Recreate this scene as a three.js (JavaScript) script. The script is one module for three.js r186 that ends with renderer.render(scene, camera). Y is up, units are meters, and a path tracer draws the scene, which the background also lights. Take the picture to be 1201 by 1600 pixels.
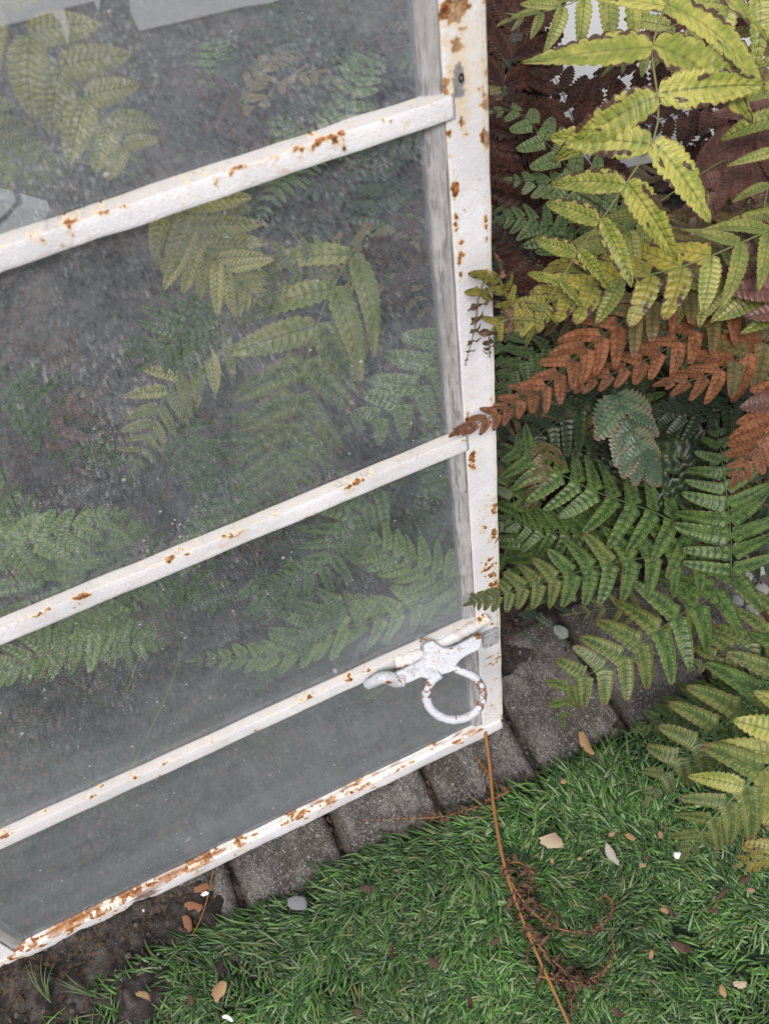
import * as THREE from 'three';
import { RoundedBoxGeometry } from 'three/addons/geometries/RoundedBoxGeometry.js';
import { mergeGeometries } from 'three/addons/utils/BufferGeometryUtils.js';

// ---------------------------------------------------------------- camera, sky, sun, exposure
const scene = new THREE.Scene();
const FOCAL = 1400, CX = 600.5, CY = 800;                       // pixels of the 1201 x 1600 photograph
const camera = new THREE.PerspectiveCamera(2 * Math.atan(800 / FOCAL) * 180 / Math.PI, 0.75, 0.05, 120);
const CR = new THREE.Vector3(0.905740, -0.048358, 0.421065).normalize();
const CB = new THREE.Vector3(-0.189273, 0.842753, 0.503927).normalize();
const CU = new THREE.Vector3().crossVectors(CB, CR).normalize();
const CAM = new THREE.Vector3(-0.261518, 1.169664, 0.320314);
camera.position.copy(CAM);
camera.quaternion.setFromRotationMatrix(new THREE.Matrix4().makeBasis(new THREE.Vector3().crossVectors(CU, CB), CU, CB));
camera.focus = .92;
camera.userData.fStop = 11;
scene.add(camera);

const skyTex = (() => {                                          // an even overcast sky, a little brighter overhead
  const w = 64, h = 32, d = new Float32Array(w * h * 4);
  for (let j = 0; j < h; j++) for (let i = 0; i < w; i++) {
    const el = Math.max(0, Math.sin((j + .5) / h * Math.PI - Math.PI / 2));
    const L = 0.36 + 0.52 * el, k = (j * w + i) * 4;
    d[k] = L * 0.99; d[k + 1] = L * 0.99; d[k + 2] = L * 1.03; d[k + 3] = 1;
  }
  const t = new THREE.DataTexture(d, w, h, THREE.RGBAFormat, THREE.FloatType);
  t.mapping = THREE.EquirectangularReflectionMapping; t.magFilter = t.minFilter = THREE.LinearFilter; t.needsUpdate = true;
  return t;
})();
scene.background = skyTex; scene.environment = skyTex; scene.environmentIntensity = 1;
const sun = new THREE.DirectionalLight(0xfffaf3, 2.3);
sun.position.set(-1.6, 3.6, 2.2); sun.castShadow = true; sun.shadow.radius = 38;
sun.shadow.mapSize.set(2048, 2048);
Object.assign(sun.shadow.camera, { left: -2, right: 2, top: 2, bottom: -2, near: .1, far: 12 });
scene.add(sun, sun.target);
const renderer = new THREE.WebGLRenderer({ antialias: true });
renderer.toneMapping = THREE.LinearToneMapping;
renderer.toneMappingExposure = 1.32;
renderer.shadowMap.enabled = true;

// ---------------------------------------------------------------- helpers
const V3 = (x, y, z) => new THREE.Vector3(x, y, z);
function rng(seed) { let a = seed >>> 0; return () => { a = (a + 0x6D2B79F5) | 0; let t = Math.imul(a ^ (a >>> 15), 1 | a); t = (t + Math.imul(t ^ (t >>> 7), 61 | t)) ^ t; return ((t ^ (t >>> 14)) >>> 0) / 4294967296; }; }
const clamp = (x, a = 0, b = 1) => Math.min(b, Math.max(a, x));
const sm = (a, b, x) => { const t = clamp((x - a) / (b - a)); return t * t * (3 - 2 * t); };
const mix = (a, b, t) => a + (b - a) * t;
const mix3 = (a, b, t) => [mix(a[0], b[0], t), mix(a[1], b[1], t), mix(a[2], b[2], t)];
function hash(i, j) { let h = Math.imul(i, 374761393) + Math.imul(j, 668265263) | 0; h = Math.imul(h ^ (h >>> 13), 1274126177); return ((h ^ (h >>> 16)) >>> 0) / 4294967296; }
function vn(x, y) { const i = Math.floor(x), j = Math.floor(y); let u = x - i, v = y - j; u = u * u * (3 - 2 * u); v = v * v * (3 - 2 * v); const a = hash(i, j), b = hash(i + 1, j), c = hash(i, j + 1), d = hash(i + 1, j + 1); return a + (b - a) * u + (c - a) * v + (a - b - c + d) * u * v; }
function fbm(x, y, o = 4) { let s = 0, a = .5, n = 0; for (let k = 0; k < o; k++) { s += a * vn(x + 17.3 * k, y + 9.1 * k); n += a; a *= .5; x *= 2.03; y *= 2.03; } return s / n; }
const enc = (l) => { l = clamp(l); return 255 * (l <= .0031308 ? 12.92 * l : 1.055 * Math.pow(l, 1 / 2.4) - .055); };
function tex(w, h, f, { srgb = true, repeat = true } = {}) {     // f(u, v) -> [r, g, b(, a)] linear
  const d = new Uint8Array(w * h * 4);
  for (let j = 0; j < h; j++) for (let i = 0; i < w; i++) {
    const c = f((i + .5) / w, (j + .5) / h), k = (j * w + i) * 4;
    for (let q = 0; q < 3; q++) d[k + q] = srgb ? enc(c[q]) : 255 * clamp(c[q]);
    d[k + 3] = 255;
  }
  const t = new THREE.DataTexture(d, w, h); t.magFilter = THREE.LinearFilter; t.minFilter = THREE.LinearMipmapLinearFilter; t.generateMipmaps = true;
  t.wrapS = t.wrapT = repeat ? THREE.RepeatWrapping : THREE.ClampToEdgeWrapping;
  if (srgb) t.colorSpace = THREE.SRGBColorSpace; t.needsUpdate = true; return t;
}
const used = {};
function numbered(n) { const k = used[n] = (used[n] ?? -1) + 1; return k ? n + '_' + String(k).padStart(3, '0') : n; }
function tag(o, label, category, group) { o.userData.label = label; if (category) o.userData.category = category; if (group) o.userData.group = group; return o; }
function kind(o, k) { o.userData.kind = k; return o; }
function thing(name, label, category, pos = [0, 0, 0], group) { const o = new THREE.Group(); o.name = numbered(name); o.position.set(...pos); scene.add(o); tag(o, label, category, group); return o; }
function mesh(name, geo, mat, parent = scene) { const m = new THREE.Mesh(geo, mat); m.name = parent === scene ? numbered(name) : name; m.castShadow = m.receiveShadow = true; parent.add(m); return m; }
// a direction of the photograph turned into a point of the place
function P(px, py, d) { const x = (px - CX) / FOCAL * d, y = -(py - CY) / FOCAL * d; return CAM.clone().addScaledVector(CR, x).addScaledVector(CU, y).addScaledVector(CB, -d); }
const LEAN = 8 * Math.PI / 180;
const WU = V3(0, Math.cos(LEAN), -Math.sin(LEAN)), WN = V3(0, Math.sin(LEAN), Math.cos(LEAN));
function Wd(px, py) { const r = P(px, py, 1).sub(CAM); return -CAM.dot(WN) / r.dot(WN); }      // depth of the window's plane
function Gd(px, py, y = 0) { const r = P(px, py, 1).sub(CAM); return (y - CAM.y) / r.y; }       // depth of the ground
const G = (px, py, y = 0) => P(px, py, Gd(px, py, y));
const std = (o) => new THREE.MeshStandardMaterial(o);

// ---------------------------------------------------------------- ground, soil, edging, turf
const soilMap = tex(1024, 1024, (u, v) => {
  const n = fbm(u * 40, v * 40, 5), m = fbm(u * 9 + 5, v * 9, 3), s = vn(u * 420, v * 420), s2 = vn(u * 190 + 7, v * 190);
  let c = mix3([.009, .0075, .007], [.056, .046, .041], sm(.3, .75, n * .7 + m * .3));
  c = c.map((q) => q * (.5 + 1.0 * s * (.4 + .6 * vn(u * 140, v * 140 + 9)) + .35 * (s2 - .5))); c = mix3(c, [.13, .12, .115], .45 * sm(.55, .75, fbm(u * 22 + 8, v * 22, 4)) * (.4 + .6 * s));
  c = mix3(c, [.11, .055, .03], .6 * sm(.62, .8, s2) * sm(.4, .6, m));
  if (s > .95) c = mix3(c, [.26, .24, .21], .7);
  return c;
});
const soilBump = tex(512, 512, (u, v) => { const n = fbm(u * 60, v * 60, 5); return [n, n, n]; }, { srgb: false });
const turfEdge = (x) => .080 + .010 * Math.sin(x * 9 + 1) + .014 * (fbm(x * 14 + 40, 3, 3) - .5) - .016 * sm(-.36, -.5, x) + .03 * sm(-.60, -.74, x);
{
  const g = new THREE.PlaneGeometry(60, 60, 1, 1); g.rotateX(-Math.PI / 2); const uv = g.attributes.uv; for (let i = 0; i < uv.count; i++) uv.setXY(i, uv.getX(i) * 90, uv.getY(i) * 90);
  const m = mesh('ground', g, std({ map: soilMap, roughness: 1, bumpMap: soilBump, bumpScale: .006 })); m.position.y = -.045; kind(m, 'structure');
}
const soilH = (x, z) => {
  let h = -.016 + .022 * (fbm(x * 28, z * 28, 4) - .5) + .010 * (fbm(x * 110, z * 110, 3) - .5);
  const left = sm(-.36, -.50, x + .05 * (fbm(x * 20 + 3, z * 20, 2) - .5));
  h += left * (.007 + .026 * fbm(x * 24 + 11, z * 24, 3)) * sm(.13, .02, Math.abs(z - .05) - .04);                       // soil washed over the stones at the left
  h += .022 * sm(-.004, -.03, z + .012 * (fbm(x * 30, 7, 2) - .5)) * sm(.01, -.02, x) + .016 * sm(-.05, -.085, z + .03 * (fbm(x * 20 + 4, z * 20, 2) - .5)) * sm(.12, .04, x);
  h += .014 * sm(-.06, -.2, z) + .03 * sm(-.3, -.9, z);
  if (z > .1) h -= .012 * sm(.11, .16, z);
  return h;
};
{
  const x0 = -1.5, x1 = 1.9, z0 = -2.4, z1 = .3;
  const xs = [], zs = []; for (let x = x0; x <= x1; x += (x > -.85 && x < .6) ? .0036 : .03) xs.push(x); for (let z = z0; z <= z1; z += z > -.35 ? .0036 : .02) zs.push(z);
  const p = [], uv = [], ix = [];
  for (const z of zs) for (const x of xs) { p.push(x, soilH(x, z), z); uv.push(x / .55, z / .55); }
  const n = xs.length; for (let j = 0; j < zs.length - 1; j++) for (let i = 0; i < n - 1; i++) { const a = j * n + i; ix.push(a, a + n, a + 1, a + 1, a + n, a + n + 1); }
  const g = new THREE.BufferGeometry(); g.setAttribute('position', new THREE.Float32BufferAttribute(p, 3)); g.setAttribute('uv', new THREE.Float32BufferAttribute(uv, 2)); g.setIndex(ix); g.computeVertexNormals();
  kind(mesh('soil', g, std({ map: soilMap, roughness: .95, bumpMap: soilBump, bumpScale: .003 })), 'structure');
}
const stoneMaps = [0, 1, 2].map((q) => tex(512, 512, (u, v) => {
  const n = fbm(u * 8 + q * 31, v * 8, 5), f = vn(u * 150 + q * 9, v * 150), s = fbm(u * 60 + q, v * 60, 2), p = vn(u * 46 + q * 5, v * 46 + 3), mo = fbm(u * 4 + 9, v * 4 + q * 7, 3);
  let c = mix3([.050, .045, .043], [.17, .155, .148], sm(.25, .8, n * .6 + s * .4));
  c = mix3(c, [.045, .036, .03], .75 * sm(.5, .7, mo));
  if (f > .78) c = mix3(c, [.34, .31, .29], .7); if (f < .18) c = mix3(c, [.025, .022, .02], .75);
  if (p > .93) c = mix3(c, [.36, .33, .32], .8 * sm(.93, .96, p));
  const e = Math.min(u, 1 - u, v, 1 - v); c = mix3(c, [.04, .031, .025], .8 * sm(.09, .0, e + .08 * (s - .5)));
  return c;
}));
const stoneBump = tex(512, 512, (u, v) => { const n = .6 * fbm(u * 24, v * 24, 4) + .4 * vn(u * 150, v * 150); return [n, n, n]; }, { srgb: false });
{
  const edging = new THREE.Group(); edging.name = 'stone_edging'; scene.add(edging); kind(edging, 'structure'); edging.userData.label = 'row of grey concrete setts between the soil bed and the turf';
  const R = rng(5), mats = stoneMaps.map((m) => std({ map: m, bumpMap: stoneBump, bumpScale: .003, roughness: .9 }));
  for (let k = -6; k <= 9; k++) {
    const xa = .014 + k * .136, xb = xa + .136, g = new RoundedBoxGeometry(.131, .06, .196, 5, .008), q = g.attributes.position, uv = g.attributes.uv;
    const gg = g.index ? g.toNonIndexed() : g;
    const p = gg.attributes.position, w = gg.attributes.uv, s = k * 3.7;
    for (let i = 0; i < p.count; i++) {
      const x = p.getX(i), y = p.getY(i), z = p.getZ(i);
      w.setXY(i, x / .131 + .5, (Math.abs(y) > .028 || Math.abs(z) < .09 ? z : z + .03 - y) / .2 + .5);
      p.setXYZ(i, x + .005 * (fbm(x * 40 + s, z * 40 + 2, 2) - .5), y + .003 * (fbm(x * 30 + s, z * 30, 3) - .5), z + .006 * (fbm(x * 40 + s + 9, z * 40, 2) - .5));
    }
    gg.computeVertexNormals();
    const m = mesh('paving_stone', gg, mats[(k + 9) % 3], edging);
    m.position.set((xa + xb) / 2, -.034 - .003 * R() + (k === -1 ? -.002 : 0), -.018 + .008 * (R() - .5)); m.rotation.set(.015 * (R() - .5), .05 * (R() - .5), .02 * (R() - .5));
  }
}
{ // turf: a dark backing sheet and the blades
  const R = rng(11), p = [], ix = [], X = []; for (let x = -1.3; x <= 1.21; x += .02) X.push(x);
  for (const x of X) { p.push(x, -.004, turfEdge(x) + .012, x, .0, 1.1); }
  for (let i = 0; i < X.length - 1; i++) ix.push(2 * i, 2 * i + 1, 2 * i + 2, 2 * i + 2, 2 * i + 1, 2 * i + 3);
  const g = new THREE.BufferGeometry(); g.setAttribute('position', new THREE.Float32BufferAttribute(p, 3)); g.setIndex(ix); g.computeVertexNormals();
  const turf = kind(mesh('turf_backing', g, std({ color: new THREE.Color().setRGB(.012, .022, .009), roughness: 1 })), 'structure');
  const blade = new THREE.BufferGeometry(); const bp = [], bi = [], S = 4;
  for (let i = 0; i <= S; i++) { const t = i / S, w = .5 * (1 - .75 * t * t), y = t - .38 * t * t, z = .62 * t * t; bp.push(-w, y, z, 0, y - .0, z - .12, w, y, z); }
  for (let i = 0; i < S; i++) { const a = i * 3; for (const k of [0, 1]) bi.push(a + k, a + k + 1, a + k + 3, a + k + 1, a + k + 4, a + k + 3); }
  // width is scaled apart from length
  const q = new Float32Array(bp); for (let i = 0; i < q.length; i += 3) { if (q[i] === 0) q[i + 2] += .08; }
  blade.setAttribute('position', new THREE.BufferAttribute(q, 3)); blade.setIndex(bi); blade.computeVertexNormals();
  const pts = [];
  const N = 150000; for (let i = 0; i < N; i++) {
    const x = -.95 + 1.7 * R(), z = .06 + .72 * R() * (R() < .8 ? .72 : 1); if (z < turfEdge(x) + .006 * R()) continue;
    const bare = fbm(x * 16 + 2, z * 16 + 8, 3); if (bare < .38 && R() < .75) continue;
    pts.push([x, z]);
  }
  const im = new THREE.InstancedMesh(blade, new THREE.MeshPhysicalMaterial({ color: 0xffffff, roughness: .42, specularIntensity: .9 }), pts.length);
  im.name = 'turf'; scene.add(im); im.castShadow = im.receiveShadow = true;
  const M = new THREE.Matrix4(), Q = new THREE.Quaternion(), E = new THREE.Euler(), c = new THREE.Color();
  pts.forEach(([x, z], i) => {
    const near = sm(.085, .0, z - turfEdge(x)), right = sm(-.1, .1, x);
    let a = 6.283 * (fbm(x * 7, z * 7, 3) * 2.2) + (R() - .5) * 1.9;
    const out = mix(-2.3, -1.5, .5 + .5 * Math.sin(x * 13)) ;                     // blades at the edge lie over towards the stones
    if (R() < near * .85 * (1 - .4 * right)) a = Math.atan2(-.9 + 1.0 * right + .7 * (R() - .5), -.55 - .3 * right + .8 * (R() - .5));
    const L = mix(.015, .031, R()) * (1 + .9 * near * R()), lean = mix(.45, 1.35, R()) + .2 * near;
    E.set(lean, 0, 0); Q.setFromEuler(new THREE.Euler(0, a, 0)).multiply(new THREE.Quaternion().setFromEuler(E)).multiply(new THREE.Quaternion().setFromAxisAngle(V3(0, 1, 0), (R() - .5) * 1.4));
    M.compose(V3(x, -.002 + .004 * R(), z), Q, V3(.0021 + .0013 * R(), L, L)); im.setMatrixAt(i, M);
    const t = R(), p2 = fbm(x * 11 + 30, z * 11, 2);
    let col = mix3([.014, .045, .008], [.085, .185, .030], t * t); if (R() < .10) col = [.15, .22, .10];  if (R() < .06) col = [.11, .12, .04];
    const k = .46 + .95 * p2; c.setRGB(col[0] * k, col[1] * k, col[2] * k); im.setColorAt(i, c);
  });
  kind(im, 'stuff'); tag(im, 'short green artificial turf with loose shaggy edge beside the setts', 'turf');
}

// ---------------------------------------------------------------- ferns
// one leaflet of length 1 along x: grid rows sweep forward, the edge is cut into rounded lobes that bulge
function leafletGeo({ n = 7, ratio = .19, tip = 'round', notch = .3, droop = .12, fold = .12, bulge = .02, sweep = .5, twist = 0, side = 0, per = 4 }) {
  const S = n * per, p = [], uv = [], ix = [], cols = [-1, -.55, 0, .55, 1];
  for (let i = 0; i <= S; i++) {
    const t = i / S;
    const prof = tip === 'taper' ? Math.pow(Math.max(0, 1 - Math.pow(t, 2.4)), .7) * (1 - .42 * t) * (1 + .3 * sm(.2, 0, t)) : tip === 'round' ? Math.sqrt(Math.max(0, 1 - Math.pow(t, 4.2))) * (.92 + .08 * sm(0, .2, t)) * (1 - .32 * t) * (1 + .22 * sm(.16, 0, t))
      : Math.pow(Math.max(0, 1 - Math.pow(t, 3.2)), .7) * (1 - .16 * t) * (.68 + .32 * sm(0, .2, t)) * (1 + .1 * Math.sin(t * 3));
    const l = Math.pow(Math.abs(Math.sin(Math.PI * (n * t + .02))), .6);
    for (const s of cols) {
      const a = Math.abs(s), w = ratio * prof * (a === 1 ? 1 - notch * (1 - l) : 1 - .3 * notch * (1 - l));
      let x = t + sweep * ratio * prof * a * .8 * (1 - t * .5), y = s * w, z = fold * a * ratio + bulge * l * (a > 0 && a < 1 ? 1 : .1) - .5 * bulge * a * a - droop * t * t;
      y += side * t * t; const tw = twist * t, cy = Math.cos(tw), sy = Math.sin(tw); const y0 = side * t * t;
      p.push(x, y0 + (y - y0) * cy - z * sy * 0, z + (y - y0) * sy); uv.push(t, .5 + .5 * s);
    }
  }
  for (let i = 0; i < S; i++) for (let j = 0; j < 4; j++) { const a = i * 5 + j; ix.push(a, a + 5, a + 1, a + 1, a + 5, a + 6); }
  const g = new THREE.BufferGeometry(); g.setAttribute('position', new THREE.Float32BufferAttribute(p, 3)); g.setAttribute('uv', new THREE.Float32BufferAttribute(uv, 2)); g.setIndex(ix); g.computeVertexNormals(); return g;
}
const variants = (o, list) => { const make = (q) => list.map(([droop, side, twist, k = 1]) => leafletGeo({ ...o, ratio: o.ratio * k, droop, side: side * q, twist: twist * q })); const a = make(1); a.mirror = make(-1); return a; };
const leafGeos = {
  long: variants({ n: 11, ratio: .15, tip: 'point', notch: .22, per: 6, bulge: .024, sweep: .3, fold: .2 }, [[.16, .12, .35], [.05, .05, -.3, 1.1], [.28, .18, .1, .92], [.12, .02, .6], [.34, .14, -.5, 1.05]]),
  round: variants({ n: 7, ratio: .225, tip: 'round', notch: .15, bulge: .03, sweep: .35, per: 5 }, [[.10, .09, .3], [.02, .04, -.3, .92], [.2, .12, .1, 1.06], [.28, .0, .55], [.05, .14, -.1, .95]]),
  narrow: variants({ n: 7, ratio: .22, tip: 'round', notch: .12, bulge: .02, sweep: .4, per: 5 }, [[.08, .10, .4], [.18, -.02, -.3, .9], [.0, .06, .2, 1.1], [.26, .14, -.5]]),
  cut: variants({ n: 8, ratio: .24, tip: 'point', notch: .5, bulge: .012, sweep: .9, per: 5 }, [[.1, .06, .3], [.18, .0, -.3], [.03, .1, .5]]),
};
leafGeos.curl = [[.7, .3, 2.2], [1.0, -.3, -2.6], [.5, .4, 3.0], [.9, .1, -1.6]].map(([d, s, w]) => leafletGeo({ n: 5, ratio: .22, tip: 'point', notch: .5, droop: d, side: s, twist: w, bulge: .02, sweep: .6, fold: .6 }));
const lobesOf = { long: 11, round: 7, narrow: 7, cut: 8 };
function leafTex(n, seed, { a, b, vein, edge, edgeW = .1, spots = 0, dots = 0, dot = [0, 0, 0], tipB = .1, mottle = null }) {
  return tex(256, 128, (u, v) => {
    const s = Math.abs(v - .5) * 2, N = fbm(u * 9 + seed * 13, v * 5, 4), F = vn(u * 120 + seed, v * 60), M = fbm(u * 3.2 + seed * 7.7, v * 2.2 + seed, 3);
    let c = mix3(a, b, sm(.36, .64, .45 * N + .55 * M));
    const ph = n * (u - .06 * s), seam = Math.abs(Math.sin(Math.PI * ph)), cen = Math.abs(Math.cos(Math.PI * ph));
    c = mix3(c, vein, .16 * sm(.35, .0, seam) * sm(.06, .3, s));                  // furrows between the lobes
    c = mix3(c, vein, .12 * sm(.16, .0, cen) * sm(.9, .5, s));                    // side veins
    if (dots) { const d = sm(.5, .2, Math.hypot((((ph * 2) % 1) - .5), (s - .5) * 3.0)); c = mix3(c, dot, dots * d); }
    if (mottle) c = mix3(c, mottle, .75 * sm(.5, .58, vn(u * 46 + seed, v * 24) * .6 + F * .4));
    c = mix3(c, vein, .55 * sm(.06, .015, s));                                     // midrib
    const e = sm(1 - edgeW * 2.2, 1, s + .5 * edgeW * (N - .5) * 4) * sm(.45, .85, M + .3 * u) * .8 + .9 * sm(1 - tipB, 1, u + .1 * (N - .5));
    c = mix3(c, edge, clamp(e) * .9);
    if (spots) { const q = sm(.70 - spots, .74 - spots, fbm(u * 5 + seed * 3, v * 4 + seed * 5, 3) * .72 + .28 * s); c = mix3(c, mix3(edge, [.035, .018, .02], .6), q * .95); }
    const g = .86 + .28 * F; return [c[0] * g, c[1] * g, c[2] * g];
  }, { repeat: false });
}
const leafBump = {}; for (const k of ['long', 'round', 'narrow', 'cut']) leafBump[k] = tex(256, 128, (u, v) => { const n = lobesOf[k], s = Math.abs(v - .5) * 2, ph = n * (u - .06 * s), h = .5 * Math.pow(Math.abs(Math.sin(Math.PI * ph)), .7) + .35 * sm(0, .12, s) + .15 * vn(u * 70, v * 40) + .22 * sm(.5, .15, Math.hypot((((ph * 2) % 1) - .5), (s - .5) * 3.0)); return [h, h, h]; }, { srgb: false, repeat: false });
const KINDS = {
  yellow: ['long', 3, { a: [.25, .285, .045], b: [.45, .425, .095], vein: [.11, .14, .03], edge: [.13, .05, .03], edgeW: .06, spots: .06, tipB: .05 }],
  lime: ['long', 2, { a: [.20, .235, .045], b: [.36, .36, .095], vein: [.07, .12, .025], edge: [.2, .1, .03], edgeW: .08, spots: .0, tipB: .06 }],
  gold: ['round', 2, { a: [.25, .24, .035], b: [.38, .32, .055], vein: [.11, .12, .03], edge: [.12, .04, .03], edgeW: .1, spots: .05, tipB: .1 }],
  rust: ['narrow', 3, { a: [.17, .060, .022], b: [.31, .125, .058], vein: [.13, .045, .02], edge: [.24, .075, .03], edgeW: .1, dots: .35, dot: [.36, .2, .08], tipB: .12 }],
  olive: ['narrow', 2, { a: [.095, .085, .022], b: [.17, .125, .042], vein: [.07, .05, .02], edge: [.25, .09, .035], edgeW: .2, dots: .35, dot: [.30, .26, .09], tipB: .2 }],
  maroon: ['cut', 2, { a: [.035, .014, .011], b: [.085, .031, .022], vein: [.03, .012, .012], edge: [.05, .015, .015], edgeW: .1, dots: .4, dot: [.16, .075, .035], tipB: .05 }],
  pinkbrown: ['long', 2, { a: [.12, .045, .034], b: [.20, .095, .07], vein: [.07, .03, .03], edge: [.12, .04, .03], edgeW: .12, tipB: .1 }],
  green: ['round', 3, { a: [.036, .078, .014], b: [.098, .165, .032], vein: [.025, .06, .018], edge: [.15, .11, .03], edgeW: .07, dots: .5, dot: [.2, .27, .08], tipB: .06 }],
  pale: ['long', 2, { a: [.42, .43, .10], b: [.60, .56, .2], vein: [.2, .22, .06], edge: [.2, .12, .05], edgeW: .05, tipB: .04 }],
  fresh: ['round', 2, { a: [.12, .20, .035], b: [.24, .32, .075], vein: [.05, .10, .025], edge: [.2, .2, .05], edgeW: .05, dots: .3, dot: [.3, .36, .12], tipB: .03 }],
  edged: ['round', 3, { a: [.070, .105, .022], b: [.145, .180, .045], vein: [.04, .075, .02], edge: [.17, .08, .025], edgeW: .12, dots: .6, dot: [.25, .29, .09], tipB: .16 }],
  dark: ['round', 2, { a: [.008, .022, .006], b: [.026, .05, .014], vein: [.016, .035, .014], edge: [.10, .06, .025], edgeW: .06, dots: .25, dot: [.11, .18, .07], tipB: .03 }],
  teal: ['cut', 2, { a: [.065, .115, .065], b: [.125, .18, .105], vein: [.03, .05, .03], edge: [.26, .15, .11], edgeW: .25, tipB: .2 }],
  mottled: ['round', 2, { a: [.05, .11, .035], b: [.09, .16, .05], vein: [.03, .06, .02], edge: [.12, .10, .03], edgeW: .05, mottle: [.34, .38, .13], tipB: .03 }],
};
const leafMats = {};
for (const k in KINDS) { const [shape, v, o] = KINDS[k]; leafMats[k] = []; for (let i = 0; i < v; i++) { const e = i / Math.max(1, v - 1) - .5, t = { ...o, a: o.a.map((c) => c * (1 + .18 * e)), b: o.b.map((c) => c * (1 + .18 * e)) }; leafMats[k].push(new THREE.MeshPhysicalMaterial({ map: leafTex(lobesOf[shape], i + 1 + k.length * 3, t), bumpMap: leafBump[shape], bumpScale: .0032, roughness: .95, specularIntensity: .35, transmission: .2, thickness: 0, clearcoat: k === 'maroon' || k === 'rust' ? .12 : .5, clearcoatRoughness: .34 })); } }
const stemMats = { pale: [.2, .2, .08], yellow: [.17, .16, .06], lime: [.12, .14, .04], gold: [.16, .14, .05], fresh: [.10, .13, .04], rust: [.11, .05, .02], olive: [.09, .055, .022], maroon: [.03, .014, .012], pinkbrown: [.09, .045, .03], green: [.06, .09, .025], edged: [.07, .09, .03], dark: [.03, .045, .016], teal: [.06, .08, .04], mottled: [.04, .055, .02] };
for (const k in stemMats) stemMats[k] = std({ color: new THREE.Color().setRGB(...stemMats[k]), roughness: .6 });

KINDS.dead = ['curl', 2, { a: [.06, .03, .02], b: [.22, .125, .08], vein: [.05, .025, .015], edge: [.06, .025, .015], edgeW: .1, tipB: .1 }];
leafMats.dead = [1, 2].map((i) => std({ map: leafTex(8, i + 50, KINDS.dead[2]), bumpMap: leafBump.cut, bumpScale: .002, roughness: .95, side: THREE.DoubleSide }));
stemMats.dead = std({ color: new THREE.Color().setRGB(.27, .12, .035), roughness: .55 });
function taperTube(pts, r0, r1, seg = 40, sides = 6, noise = 0) {
  const c = new THREE.CatmullRomCurve3(pts, false, 'centripetal'), f = c.computeFrenetFrames(seg), p = [], ix = [], uv = [];
  for (let i = 0; i <= seg; i++) { const t = i / seg, q = c.getPointAt(t), r = mix(r0, r1, t) * (1 + noise * (vn(i * .7, 3) - .5)); for (let j = 0; j <= sides; j++) { const a = j / sides * 6.2832, d = f.normals[i].clone().multiplyScalar(Math.cos(a)).addScaledVector(f.binormals[i], Math.sin(a)); p.push(q.x + d.x * r, q.y + d.y * r, q.z + d.z * r); uv.push(t, j / sides); } }
  for (let i = 0; i < seg; i++) for (let j = 0; j < sides; j++) { const a = i * (sides + 1) + j; ix.push(a, a + sides + 1, a + 1, a + 1, a + sides + 1, a + sides + 2); }
  const g = new THREE.BufferGeometry(); g.setAttribute('position', new THREE.Float32BufferAttribute(p, 3)); g.setAttribute('uv', new THREE.Float32BufferAttribute(uv, 2)); g.setIndex(ix); g.computeVertexNormals(); return g;
}
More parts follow.
